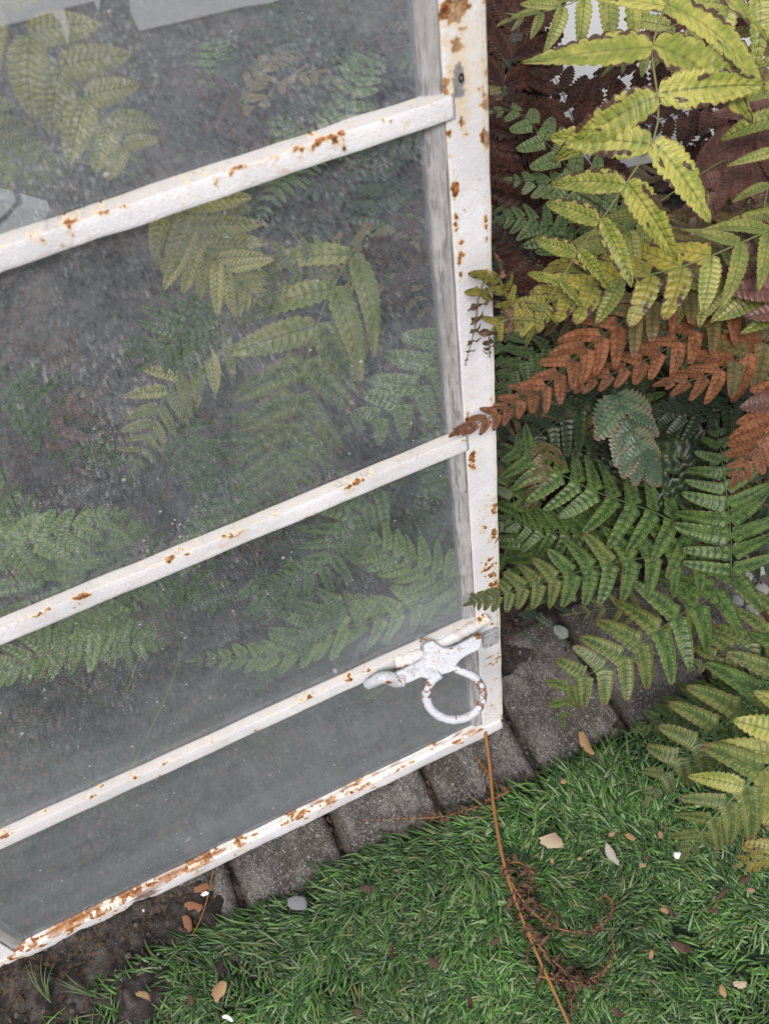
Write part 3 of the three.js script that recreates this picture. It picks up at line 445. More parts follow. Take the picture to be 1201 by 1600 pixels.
// extrude a profile (list of [a, b], smoothed by fine chamfers) along an axis with a little unevenness
function bar(prof, A, B, put, uvS, seg = 160, wob = .0007, seed = 1) {
  const p = [], uv = [], ix = [], acc = [0]; for (let i = 1; i < prof.length; i++) acc.push(acc[i - 1] + Math.hypot(prof[i][0] - prof[i - 1][0], prof[i][1] - prof[i - 1][1]));
  for (let i = 0; i <= seg; i++) { const t = mix(A, B, i / seg); for (let j = 0; j < prof.length; j++) { const w = wob * 2 * (fbm(t * 35 + seed * 5, acc[j] * 60 + seed, 3) - .5), w2 = wob * 2 * (fbm(t * 35 + 70 + seed * 3, acc[j] * 60, 3) - .5); p.push(...put(prof[j][0] + w, prof[j][1] + w2, t)); uv.push(...uvS(acc[j], t)); } }
  const n = prof.length; for (let i = 0; i < seg; i++) for (let j = 0; j < n - 1; j++) { const a = i * n + j; ix.push(a, a + 1, a + n, a + 1, a + n + 1, a + n); }
  const cap = (row, f) => { const c0 = row * n; for (let j = 1; j < n - 1; j++) f ? ix.push(c0, c0 + j + 1, c0 + j) : ix.push(c0, c0 + j, c0 + j + 1); }; cap(0, true); cap(seg, false);
  const g = new THREE.BufferGeometry(); g.setAttribute('position', new THREE.Float32BufferAttribute(p, 3)); g.setAttribute('uv', new THREE.Float32BufferAttribute(uv, 2)); g.setIndex(ix); const q = g.toNonIndexed(); q.computeVertexNormals(); return softNormals(g);
}
function softNormals(g) { g.computeVertexNormals(); return g; }
const puttyMat = std({ map: tex(512, 64, (u, v) => { const n = fbm(u * 60, v * 5, 4), f = vn(u * 500, v * 60); let c = mix3([.30, .285, .285], [.45, .435, .44], sm(.25, .7, .5 * n + .5 * fbm(u * 9, v * 12, 3))); c = mix3(c, [.12, .10, .09], .55 * sm(.62, .72, fbm(u * 26, v * 9 + 4, 3))); if (f > .93) c = mix3(c, [.1, .09, .08], .5); return c; }), roughness: .9 });
const stileMat = paintMat(stileTex, 1, 12);
// stile profile in (distance from the outer edge, z): outer back edge, over the front, down to the glass
const stileProf = [[0, -.030], [0, -.016], [0, -.0016], [.0006, -.0005], [.0018, 0], [.010, .0002], [.020, 0], [.0280, 0], [.0294, -.0005], [.0300, -.0016], [.0305, -.0060], [.031, -.012], [.031, -.030], [0, -.030]];
for (const s of [1, -1]) {
  const put = s === 1 ? (a, b, t) => [-a, t, b] : (a, b, t) => [-WW + a, t, b];
  mesh('stile', bar(stileProf, .0, WH, put, (q, t) => [(q - .014 + .0) / .06, t / 1.2], 260, .0006, s + 3), stileMat, WIN);
  const wedge = [[.0306, -.0022], [.033, -.0026], [.039, -.0038], [.0425, -.0052], [.0425, -.014], [.0306, -.014]];
  mesh('putty', bar(wedge, .03, WH - .02, put, (q, t) => [t / .5, q / .02], 260, .0010, s + 8), puttyMat, WIN);
}
// horizontal members in (y, z)
const BARS = [.845, .554, .2665];
BARS.forEach((y0, k) => {
  const f = [.0150, .0185, .0200][k], pr = [[0, GZ - .002], [0, -.001], [.0002, .0014], [.0009, .0023], [.004, .0025], [f * .6, .0025], [f - .0012, .0023], [f - .0003, .0016], [f, .0002], [f + .0008, -.002], [f + .002, GZ - .0002], [f + .001, GZ - .002], [f * .5 + .002, GZ - .003], [f * .5 + .002, -.013], [f * .5 - .002, -.013], [f * .5 - .002, GZ - .003], [0, GZ - .002]];
  const shift = pr.map(([a, b]) => [a + y0, b]);
  const end = k === 0 ? -.0245 : -.0285;
  mesh('glazing_bar', bar(shift, -WW + .029, end, (a, b, t) => [t, a, b], (q, t) => [(t + WW) / WW, (q - .0075 + .019 - f) / .04], 240, .0008, k + 1), paintMat(barTex[k], 12, 1), WIN);
});
{
  const pr = [[.0, -.015], [0, .0], [.0005, .0016], [.0018, .0024], [.010, .0026], [.0220, .0024], [.0238, .0016], [.0246, .0004], [.0256, -.0022], [.0290, -.0034], [.0312, -.0038], [.0330, -.0053], [.0322, -.0075], [.014, -.0085], [.014, -.015], [.0, -.015]];
  mesh('bottom_rail', bar(pr, -WW + .002, -.002, (a, b, t) => [t, a, b], (q, t) => [(t + WW) / WW, (q - .0155) / .055], 240, .0011, 9), paintMat(barTex[3], 12, 1), WIN).userData.label = 'bottom rail streaked with orange and brown rust';
  const tp = pr.map(([a, b]) => [WH - a, b]).reverse();
  mesh('top_rail', bar(tp, -WW + .002, -.002, (a, b, t) => [t, a, b], (q, t) => [(t + WW) / WW, .2 + q * .2], 60, .0007, 11), paintMat(barTex[4], 12, 1), WIN);
}
// glass, and the dust on it
const dustTex = (() => {                                           // colour and cover of the dirt on the glass
  const W = 2048, d = new Uint8Array(W * W * 4);
  for (let j = 0; j < W; j++) for (let i = 0; i < W; i++) {
    const x = -WW + (i + .5) / W * WW, y = (j + .5) / W * 1.2;
    const big = fbm(x * 9 + 3, y * 9, 3), mid = fbm(x * 45, y * 45 + 6, 3), fine = vn(x * 620, y * 620), fin2 = vn(x * 1400 + 9, y * 1400), sp = vn(x * 760 + 40, y * 760), sp2 = vn(x * 380 + 90, y * 380), cl = fbm(x * 26 + 60, y * 26, 3);
    const low = sm(.50, .30, y);
    let a = .37 + .28 * (big - .5) + .30 * (mid - .5) + .34 * (fine - .5) + .55 * (fin2 - .5);
    a = mix(a, .50 + .24 * (fine - .5) + .40 * (fin2 - .5) + .42 * (fbm(x * 7 + y * 3, y * 50, 3) - .5) + .2 * (big - .5), low * .85) * .92;
    a += .14 * sm(.80, .95, y) + .14 * sm(.28, .1, y);
    a += .34 * Math.exp((x + .031) / .022) * (.6 + .8 * mid);                             // thicker towards the stile
    for (const b of BARS) { const q = b - y, r = y - b - .022; if (r > 0 && r < .2) a += .18 * Math.exp(-r / .05) - .20 * Math.exp(-r / .009); if (q > 0 && q < .06) a -= .08 * Math.exp(-q / .02); }
    const dens = sm(.42, .62, cl) * (1 - .6 * low), s1 = sm(.84 - .10 * dens, .93 - .10 * dens, sp), s2 = sm(.93 - .05 * dens, .97 - .04 * dens, sp2), s0 = .8 * Math.max(s1 * (.45 + .55 * dens), s2);
    a = clamp(a, .03, 1); const al = mix(a, 1, s0), c = mix3(mix3([.43, .475, .525], [.51, .57, .605], low), [.82, .82, .78], s0 * (1 - .3 * a)), k = (j * W + i) * 4;
    d[k] = enc(c[0]); d[k + 1] = enc(c[1]); d[k + 2] = enc(c[2]); d[k + 3] = 255 * al;
  }
  const t = new THREE.DataTexture(d, W, W); t.magFilter = THREE.LinearFilter; t.minFilter = THREE.LinearMipmapLinearFilter; t.generateMipmaps = true; t.colorSpace = THREE.SRGBColorSpace; t.needsUpdate = true; return t;
})();
const glassMat = new THREE.MeshPhysicalMaterial({ color: new THREE.Color().setRGB(.93, .94, .95), roughness: .03, transmission: 1, thickness: 0, ior: 1.5 });
const dustMat = std({ map: dustTex, roughness: 1, transparent: true, opacity: .29, side: THREE.DoubleSide });
const panes = [[.8615, WH - .02], [.574, .845], [.288, .554], [.0325, .2665]];
panes.forEach(([a, b]) => {
  const w = WW - .064, g = new THREE.PlaneGeometry(w, b - a + .004); const m = mesh('glass_pane', g, glassMat, WIN); m.position.set(-WW / 2, (a + b) / 2, GZ - .001);
  const d = new THREE.PlaneGeometry(w, b - a); const uv = d.attributes.uv, p = d.attributes.position; for (let i = 0; i < uv.count; i++) uv.setXY(i, (p.getX(i) - WW / 2 + WW) / WW, (p.getY(i) + (a + b) / 2) / 1.2);
  const q = mesh('dust_film', d, dustMat, WIN); q.position.set(-WW / 2, (a + b) / 2, GZ - .0002); q.castShadow = false;
  const q2 = mesh('dust_film', d, dustMat, WIN); q2.position.set(-WW / 2, (a + b) / 2, GZ - .0030); q2.castShadow = false;
});
{ // crumbs of paint and dirt stuck on the glass
  const R = rng(91), gs = []; for (let i = 0; i < 260; i++) { const x = -.035 - .6 * R(), y = .05 + .95 * R(); if (BARS.some((b) => y > b - .003 && y < b + .025)) continue; const s = .0004 + .0009 * R() * R(), g = new THREE.IcosahedronGeometry(s, 0); g.scale(1 + R(), 1 + R(), .5); g.translate(x, y, GZ); gs.push(g); }
  for (const [cx, cy, n, r] of [[-.40, .80, 14, .03], [-.36, .77, 10, .03], [-.27, .60, 9, .03], [-.50, .76, 8, .04]]) for (let i = 0; i < n; i++) { const s = .0003 + .0006 * R(), g = new THREE.IcosahedronGeometry(s, 0); g.scale(1 + R(), 1 + R(), .4); g.translate(cx + r * (R() + R() - 1), cy + r * (R() + R() - 1), GZ); gs.push(g); }
  kind(mesh('dirt_speck', mergeGeometries(gs), std({ color: new THREE.Color().setRGB(.36, .36, .34), roughness: 1 }), WIN), 'stuff');
}
const toWin = (v) => v.applyAxisAngle(V3(1, 0, 0), LEAN);           // world to the window's own axes
const onGlass = (px, py, z) => { const q = toWin(P(px, py, Wd(px, py))); q.z = z; return q; };
{ // torn remains of clear film at the top of the glass
  const filmMat = std({ color: new THREE.Color().setRGB(.60, .62, .66), roughness: .35, transparent: true, opacity: .27, side: THREE.DoubleSide });
  const film = (list) => { const s = new THREE.Shape(list.map(([x, y]) => { const q = onGlass(x, y, 0); return new THREE.Vector2(q.x, q.y); })); const g = new THREE.ExtrudeGeometry(s, { depth: .0003, bevelEnabled: false }); g.translate(0, 0, GZ + .0014); return g; };
  mesh('torn_film', film([[-60, -90], [-60, 56], [0, 40], [60, 26], [98, 14], [112, 30], [124, 66], [126, 36], [118, 8], [165, -3], [172, 12], [176, -8], [200, -60]]), filmMat, WIN);
  mesh('torn_film', film([[215, -60], [222, 14], [236, 44], [300, 30], [400, 7], [436, 2], [424, 26], [418, 8], [470, -8], [520, -60]]), filmMat, WIN);
}
{ // screw hole in the stile
  const g = new THREE.LatheGeometry([[.0001, -.0003], [.0009, -.0002], [.0014, .0004], [.0019, .0005], [.0023, .0002]].map(([x, y]) => new THREE.Vector2(x, y)), 16); g.rotateX(Math.PI / 2); g.scale(.8, 1.3, 1);
  const m = mesh('screw_hole', g, std({ color: new THREE.Color().setRGB(.018, .016, .016), roughness: 1, side: THREE.DoubleSide }), WIN); m.position.set(HOLE.x + .0008, HOLE.y + .002, .0006);
}
{ // the ring handle and its stay
  const D = Wd(665, 1010) - .014, piv = P(665, 1010, D);
  const H = new THREE.Group(); H.name = 'handle'; WIN.add(H);
  const sc = D / FOCAL / 4.003, hx = (cx, cy, z = 0) => V3((cx - 460) * sc, -(cy - 440) * sc, z);      // measured on a fourfold enlargement of the handle
  H.position.copy(toWin(piv.clone()));
  const bx = CR.clone().addScaledVector(CB, 0), by = CU.clone(), bz = CB.clone(); [bx, by, bz].forEach(toWin); H.quaternion.setFromRotationMatrix(new THREE.Matrix4().makeBasis(new THREE.Vector3().crossVectors(by, bz), by, bz));
  const hm = std({ map: tex(256, 256, (u, v) => { const c = PAINT(.30 + .55 * sm(.62, .75, fbm(u * 6, v * 6, 3)), u * .12, v * .12); const g = mix3(c, [.12, .10, .09], .5 * sm(.80, .9, vn(u * 150, v * 150)) + .3 * sm(.6, .75, fbm(u * 20, v * 20, 3))); return [g[0] * .70, g[1] * .735, g[2] * .78]; }), roughness: .6, bumpMap: paintBump, bumpScale: .002 });
  const L = [[448, 470], [452, 425], [480, 402], [515, 398], [545, 420], [575, 438], [630, 436], [700, 404], [760, 372], [808, 352], [816, 400], [806, 446], [740, 482], [690, 512], [662, 545], [640, 585], [600, 600], [560, 612], [540, 632], [470, 634], [440, 626], [380, 652], [310, 672], [270, 664], [262, 610], [330, 570], [400, 535], [440, 505]];
  const sh = new THREE.Shape(); const sp = new THREE.CatmullRomCurve3(L.map(([x, y]) => hx(x, y)), true, 'centripetal').getPoints(120); sh.setFromPoints(sp.slice(0, -1).map((q) => new THREE.Vector2(q.x, q.y)));
  const g = new THREE.ExtrudeGeometry(sh, { depth: .005, bevelEnabled: true, bevelThickness: .0028, bevelSize: .0022, bevelOffset: -.0022, bevelSegments: 4, curveSegments: 4 }); g.translate(0, 0, -.003);
  { const uv = g.attributes.uv, p = g.attributes.position; for (let i = 0; i < uv.count; i++) uv.setXY(i, p.getX(i) / .12, p.getY(i) / .12); }
  mesh('lever', g, hm, H);
  // curled thumb end
  const curl = taperTube([hx(330, 640, .001), hx(280, 645, .002), hx(238, 622, .008), hx(190, 620, .010), hx(140, 648, .006), hx(112, 668, .001)], .0078, .0058, 30, 10);
  const tipS = new THREE.SphereGeometry(.0058, 14, 10); tipS.translate(...hx(112, 668, .001).toArray());
  mesh('thumb_curl', mergeGeometries([curl, tipS].map((q) => { const r = q.clone(); return r; })), hm, H);
  const ring = []; const C = [648, 742]; for (let i = 0; i <= 40; i++) { const a = (118 + i / 40 * (360 - 66)) * Math.PI / 180; ring.push(hx(C[0] + 178 * Math.cos(a), C[1] - 158 * Math.sin(a), -.001 + .004 * Math.sin(a) )); }
  ring.unshift(hx(540, 620, .001)); ring.push(hx(650, 575, .001), hx(610, 560, .001));
  const rm = std({ map: tex(512, 64, (u, v) => { const w = fbm(u * 40, v * 6, 3), wear = sm(.48, .56, w + .25 * sm(.05, .15, u) * sm(.3, .2, u) + .3 * sm(.55, .62, u) * sm(.9, .8, u) * sm(.3, .6, v) - .24); let c = PAINT(.25, u * .3, v * .03); c = mix3(c, [.12, .10, .09], .45 * sm(.82, .9, vn(u * 300, v * 30))); c = [c[0] * .70, c[1] * .735, c[2] * .78]; return mix3(c, mix3([.10, .06, .045], [.3, .13, .05], sm(.4, .6, vn(u * 200, v * 20))), .9 * wear); }), roughness: .55, bumpMap: paintBump, bumpScale: .001 });
  mesh('ring', taperTube(ring, .0050, .0042, 90, 12, .12), rm, H);
  mesh('pivot', taperTube([hx(480, 455, -.002), hx(470, 440, -.012), hx(455, 430, -.03)], .0075, .009, 10, 12), hm, H);
  { const t = new THREE.TorusGeometry(.0078, .0010, 8, 24); const m = mesh('rust_collar', t, stemMats.dead, H); m.position.copy(hx(476, 420, -.004)); m.rotation.set(.9, -.5, 0); }
  // rounded stay lying on the lowest bar
  const bz2 = .2665 + .0125; const sx = (px) => onGlass(px, 990, 0).x;
  const st = [V3(sx(610), bz2, .0015), V3(sx(640), bz2, .005), V3(sx(672), bz2 + .001, .0085), V3(sx(690), bz2 + .001, .006), V3(sx(720), bz2 + .002, .005), V3(sx(748), bz2 + .004, .004), V3(sx(762), bz2 + .008, .003)];
  mesh('stay', taperTube(st, .0078, .0062, 50, 12, .25), std({ map: tex(256, 64, (u, v) => PAINT(.30 + .3 * sm(.8, 1, u), u * .15, v * .04, .22 + .4 * sm(.3, .6, fbm(u * 9, v * 4, 3))), {}), roughness: .7, bumpMap: paintBump, bumpScale: .001 }), WIN);
  mesh('catch_pad', (() => { const q = onGlass(765, 990, .0028), b = new RoundedBoxGeometry(.020, .030, .006, 4, .0028); b.translate(q.x, q.y - .004, q.z); return b; })(), hm, WIN);
}

// ---------------------------------------------------------------- boards behind
const boardMat = std({ map: tex(512, 512, (u, v) => { const n = fbm(u * 6, v * 6, 4), s = vn(u * 260, v * 260); let c = mix3([.58, .59, .62], [.74, .75, .78], n); if (s > .93 && fbm(u * 9 + 5, v * 9, 2) > .52) c = mix3(c, [.1, .1, .1], .7); return c; }), roughness: .5 });
{
  const b = new RoundedBoxGeometry(.36, .60, .02, 3, .004), m = mesh('white_board', b, boardMat); m.position.set(.56, .60, -.62); m.rotation.set(-.12, -.22, 0);
  tag(m, 'smooth white board standing behind the yellow fern', 'board');
  const s = new THREE.Shape([[-160, 330], [100, 392], [84, 420], [62, 452], [4, 506], [-160, 560]].map(([x, y]) => { const q = onGlass(x, y, 0); return new THREE.Vector2(q.x, q.y); }));
  const g = new THREE.ExtrudeGeometry(s, { depth: .012, bevelEnabled: true, bevelSize: .001, bevelThickness: .001, bevelSegments: 2 }); g.translate(0, 0, -.06);
  const o = mesh('cracked_board', g, std({ map: tex(256, 256, (u, v) => { const l = Math.abs(v - .35 - .45 * u + .03 * (fbm(u * 20, 3, 2) - .5)), l2 = Math.abs(v - .55 - .4 * u); let c = [.45, .47, .48]; c = mix3(c, [.03, .03, .03], Math.max(sm(.02, .006, l), .7 * sm(.012, .004, l2))); return c; }), roughness: .6 })); o.rotation.x = -LEAN;
  { const uv = g.attributes.uv, p = g.attributes.position; for (let i = 0; i < uv.count; i++) uv.setXY(i, (p.getX(i) + .40) / .12, (p.getY(i) - .76) / .12); }
  tag(o, 'pale grey board corner with dark cracks seen through the glass at the left edge', 'board');
}
// ---------------------------------------------------------------- small things on the ground
const Y0 = (x, z) => z > turfEdge(x) + .004 ? .016 : z > -.1 && x > -.45 ? .002 : Math.max(soilH(x, z), -.003) + .003;
const onGround = (px, py, up = 0) => { const a = G(px, py, .008); return G(px, py, Y0(a.x, a.z) + up); };
{
  const o = G(770, 1180, .004), d = thing('dead_fern_frond', 'dry orange fern stalk with curled brown side fronds lying across the turf', 'dead fern', [o.x, o.y, o.z]);
  const Q = (l) => l.map(([x, y, h = .004]) => onGround(x, y, h));
  const loc = (l) => l.map((q) => q.clone().sub(o));
  mesh('stalk', taperTube(loc(Q([[757, 1140, .012], [764, 1190, .008], [771, 1262, .012], [786, 1345, .012], [806, 1410, .010], [838, 1490, .008], [870, 1560, .008], [905, 1640, .008]])), .0024, .0017, 60, 7, .2), stemMats.dead, d);
  const dead = (l, o2) => frond(d, Q(l), { k: 'dead', stalk: false, r: .0010, droop: .0, jit: 2.2, W: 1.0, ang: 35, ...o2 });
  dead([[787, 1348, .01], [805, 1390, .014], [840, 1432, .012], [880, 1453, .012], [918, 1455, .014], [946, 1438, .018], [957, 1414, .022], [945, 1400, .026], [930, 1408, .028]], { n: 30, L: .017, seed: 301 });
  dead([[800, 1400, .008], [830, 1462, .01], [868, 1505, .012], [905, 1530, .012], [940, 1520, .016], [958, 1490, .018], [953, 1455, .022]], { n: 30, L: .018, seed: 302 });
  dead([[840, 1525, .006], [880, 1532, .008], [925, 1533, .008], [955, 1510, .012]], { n: 14, L: .018, seed: 303 });
  dead([[788, 1350, .006], [812, 1348, .012], [828, 1372, .012], [826, 1400, .012], [870, 1432, .012]], { n: 12, L: .015, seed: 304 });
  dead([[860, 1520, .006], [888, 1545, .004], [893, 1590, .004]], { n: 9, L: .018, seed: 305 });
}
{
  const o = onGround(690, 1275), d = thing('dried_fern_twig', 'brown dried fern twig lying along the front of the setts', 'twig', [o.x, o.y, o.z]);
  frond(d, [[795, 1236], [740, 1262], [690, 1276], [620, 1279], [565, 1283]].map(([x, y]) => onGround(x, y, .006)), { k: 'dead', stalk: false, n: 20, L: .014, jit: 2.2, r: .0009, seed: 306, ang: 35 });
  const o2 = onGround(750, 1200), d2 = thing('dried_fern_twig', 'short rust-brown dried twig on the sett below the window corner', 'twig', [o2.x, o2.y, o2.z]);
  frond(d2, [[742, 1182], [760, 1205], [775, 1225], [800, 1232]].map(([x, y]) => onGround(x, y, .006)), { k: 'dead', stalk: false, n: 10, L: .012, jit: 2.2, r: .0008, seed: 307, ang: 35 });
  const o3 = onGround(322, 1400), d3 = thing('pine_needle', 'thin bent orange needle lying across the soil left of the setts', 'needle', [o3.x, o3.y, o3.z]);
  mesh('needle', taperTube([[333, 1360], [325, 1400], [312, 1440], [300, 1462]].map(([x, y]) => onGround(x, y, .008).sub(o3)), .0008, .0006, 20, 5), stemMats.dead, d3);
}
// a curled scrap: outline in its own plane, bent and thickened
function scrap(len, wid, { bend = .4, pts = 9, seed = 1, thick = .0012, point = 0 }) {
  const R = rng(seed), sh = []; for (let i = 0; i < pts * 2; i++) { const a = i / pts * Math.PI, k = .8 + .35 * R(); sh.push(new THREE.Vector2(Math.cos(a) * len / 2 * k, Math.sin(a) * wid / 2 * k * (1 - point * Math.max(0, Math.cos(a))))); }
  const g = new THREE.ExtrudeGeometry(new THREE.Shape(sh), { depth: thick, bevelEnabled: true, bevelSize: thick * .4, bevelThickness: thick * .4, bevelSegments: 1, steps: 1 }); g.rotateX(-Math.PI / 2);
  const p = g.attributes.position; for (let i = 0; i < p.count; i++) { const x = p.getX(i) / len, z = p.getZ(i) / wid; p.setY(i, p.getY(i) + len * bend * (x * x - .1) + wid * bend * z * z + len * .1 * (fbm(x * 4 + seed, z * 4, 2) - .5)); p.setZ(i, p.getZ(i) + len * .1 * Math.sin(x * 3 + seed)); }
  g.computeVertexNormals(); return g;
}
const bitMat = (a, b, rough = .9) => std({ roughness: rough, map: tex(64, 64, (u, v) => mix3(a, b, sm(.25, .75, fbm(u * 5, v * 16, 3)))) });
const M_ = { tan: bitMat([.15, .08, .04], [.36, .23, .12]), pink: bitMat([.22, .13, .09], [.40, .34, .24], .6), grey: bitMat([.22, .19, .17], [.46, .42, .37]), brown: bitMat([.035, .018, .012], [.10, .05, .035]), rusty: bitMat([.12, .05, .025], [.26, .12, .065]), slate: bitMat([.11, .11, .12], [.18, .18, .2], .8), white: bitMat([.6, .6, .6], [.8, .8, .8], .5), pod: bitMat([.16, .10, .05], [.30, .2, .1], .6), stone: bitMat([.17, .175, .16], [.32, .33, .30]) };
function bit(name, label, category, px, py, lenPx, widPx, deg, mat, o = {}, group) {
  lenPx *= .76; widPx *= .74; const d = Gd(px, py), q = onGround(px, py, o.up ?? .004), m = mesh(name, scrap(lenPx * d / FOCAL, widPx * d / FOCAL, { seed: px * 3 + py, ...o }), mat); m.position.copy(q);
  // turn so that its length lies along the wanted direction of the ground
  const a = onGround(px - 10 * Math.cos(deg * Math.PI / 180), py + 10 * Math.sin(deg * Math.PI / 180)), b = onGround(px + 10 * Math.cos(deg * Math.PI / 180), py - 10 * Math.sin(deg * Math.PI / 180)); b.sub(a); m.rotation.set((o.tilt ?? .15), Math.atan2(-b.z, b.x), (o.tilt ?? .15), 'YXZ');
  return tag(m, label, category, group);
}
bit('dead_leaf', 'pale pinkish papery dead leaf lying on the turf beside the orange stalk', 'leaf', 861, 1317, 50, 30, -12, M_.pink, { bend: .5, thick: .0006, up: .005, tilt: .25 });
bit('wood_splinter', 'grey weathered wood splinter on the turf right of the pale leaf', 'splinter', 957, 1334, 48, 16, -58, M_.grey, { bend: .1, thick: .002, point: .5, up: .005 });
bit('wood_splinter', 'tan wood splinter lying on the sett right of the window corner', 'splinter', 916, 1161, 48, 17, -56, M_.tan, { bend: .06, thick: .003, point: .4, up: .006 });
bit('bark_chip', 'flat orange-tan bark chip on the turf near the bottom edge', 'bark chip', 343, 1547, 38, 24, 80, M_.tan, { bend: .08, thick: .0016, up: .005 });
bit('seed_pod', 'narrow brown seed pod on the edge of the turf', 'seed pod', 226, 1557, 32, 10, -28, M_.pod, { bend: .12, thick: .0022, up: .005, point: .6 });
bit('slate_chip', 'flat grey slate chip stuck between the setts and the turf', 'slate chip', 465, 1413, 40, 26, 15, M_.slate, { bend: .0, thick: .004, pts: 4, up: .000, tilt: .08 });
bit('shell_fragment', 'small curved white shell fragment on the soil under the bottom rail', 'shell', 321, 1397, 14, 7, 0, M_.white, { bend: .5, thick: .0012, up: .008 });
bit('pebble', 'pale grey-green pebble on the dark soil under the brown-edged frond', 'pebble', 876, 988, 18, 26, 70, M_.stone, { bend: -.3, thick: .006, up: .002 });
bit('bead', 'tiny bluish white bead on the turf at the right', 'bead', 1057, 1336, 9, 8, 0, M_.white, { bend: .0, thick: .004, up: .005 });
bit('shell_fragment', 'curved white shell sliver at the bottom edge of the turf', 'shell', 357, 1592, 24, 6, -20, M_.white, { bend: .6, thick: .0012, up: .005 });
bit('dead_leaf', 'small pale beige dead leaf on the turf in the lower right corner', 'leaf', 1155, 1537, 26, 14, 25, M_.pink, { bend: .4, thick: .0006, up: .005 });
bit('dead_leaf', 'rust-brown curled leaf scrap on the soil, topmost of three by the orange needle', 'leaf', 318, 1385, 34, 18, 20, M_.rusty, { bend: 1.0, up: .003, tilt: .45, pts: 7 });
bit('dead_leaf', 'rust-brown curled leaf scrap on the soil, middle of three by the orange needle', 'leaf', 306, 1414, 42, 20, 10, M_.rusty, { bend: 1.0, up: .003, tilt: .45, pts: 7 });
bit('dead_leaf', 'rust-brown curled leaf scrap on the soil, lowest of three by the orange needle', 'leaf', 296, 1443, 36, 22, -30, M_.rusty, { bend: 1.0, up: .003, tilt: .45, pts: 7 });
const crumb = (label, x, y, l, w, a) => bit('bark_crumb', label, 'bark chip', x, y, l * .85, w * .85, a, M_.tan, { bend: .3, up: .005 }, 'tan bark crumbs on the turf');
crumb('tan bark crumb on the turf just above the grey wood splinter', 955, 1303, 15, 9, 10);
crumb('curled brownish tan bark crumb on the turf above and right of the grey splinter', 984, 1308, 22, 12, -20);
crumb('orange-tan bark crumb on the turf beside the hanging yellow-green frond', 1031, 1305, 14, 10, -60);
crumb('tan bark crumb on the turf between the grey splinter and the white bead', 1004, 1353, 13, 8, 0);
crumb('tan bark crumb on the turf below the white bead', 1037, 1423, 17, 9, -40);
crumb('tan bark crumb on the turf above the large dark leaf scrap', 1016, 1491, 16, 9, 60);
crumb('small pinkish crumb at the turf edge right of the window corner', 880, 1222, 12, 9, 0);
crumb('tiny tan crumb on the turf under the pale papery leaf', 862, 1345, 10, 7, 70);
crumb('pale orange crumb on the turf at the right edge of the view', 1172, 1391, 14, 9, 20);
crumb('tiny tan crumb on the turf between the pale leaf and the grey splinter', 905, 1342, 9, 6, 20);
crumb('upright slender tan crumb beside the small beige leaf in the lower right corner', 1128, 1548, 12, 26, 10);
const dark = (label, x, y, l, w, a) => bit('leaf_scrap', label, 'leaf scrap', x, y, l * .8, w * .7, a, M_.brown, { bend: 1.1, up: .007, tilt: .5, pts: 7 }, 'dark brown leaf scraps on the turf');
dark('roundish dark brown leaf scrap on the turf left of the orange stalk', 680, 1504, 30, 26, 0);
dark('upright dark leaf scrap on the turf left of the roundish scrap', 612, 1488, 34, 12, -60);
dark('largest dark brown leaf scrap on the turf at the lower right', 1066, 1478, 46, 24, -10);
dark('dark leaf scrap on the turf just above the largest dark scrap', 1050, 1425, 30, 12, -30);
dark('dark leaf scrap right of the scrap above the largest one', 1112, 1421, 24, 12, 40);
dark('long dark leaf scrap at the bottom edge left of the orange stalk', 735, 1568, 40, 14, -80);
dark('small dark leaf scrap touching the left side of the orange stalk', 772, 1468, 26, 12, 50);
dark('thin dark scrap at the edge of the setts under the middle of the bottom rail', 575, 1390, 34, 16, 0);
dark('dark leaf scrap on the turf right of the white bead', 1160, 1372, 30, 16, 60);
dark('small dark scrap on the turf between the tan crumbs and the white bead', 1010, 1340, 16, 10, 0);
dark('dark leaf scrap at the bottom edge below the middle of the turf', 560, 1580, 26, 18, 30);
dark('dark leaf scrap at the bottom edge right of the curled side fronds', 965, 1580, 36, 18, -20);
dark('narrow dark leaf scrap standing among blades below the hanging frond', 1125, 1395, 40, 14, 70);
dark('upright dark scrap between the bark chip and the seed pod', 300, 1560, 14, 30, 20);
for (const [x, y, l, w] of [[1136, 884, 30, 22], [1165, 905, 24, 20], [1186, 925, 30, 22], [1150, 940, 18, 14], [1190, 890, 24, 18], [1174, 955, 22, 16]]) bit('gravel_stone', 'pale grey gravel stone under the green fern at the right edge', 'stone', x, y, l, w, x * 7, M_.stone, { bend: -.3, thick: .006, up: .002 }, 'pale gravel stones under the fern');
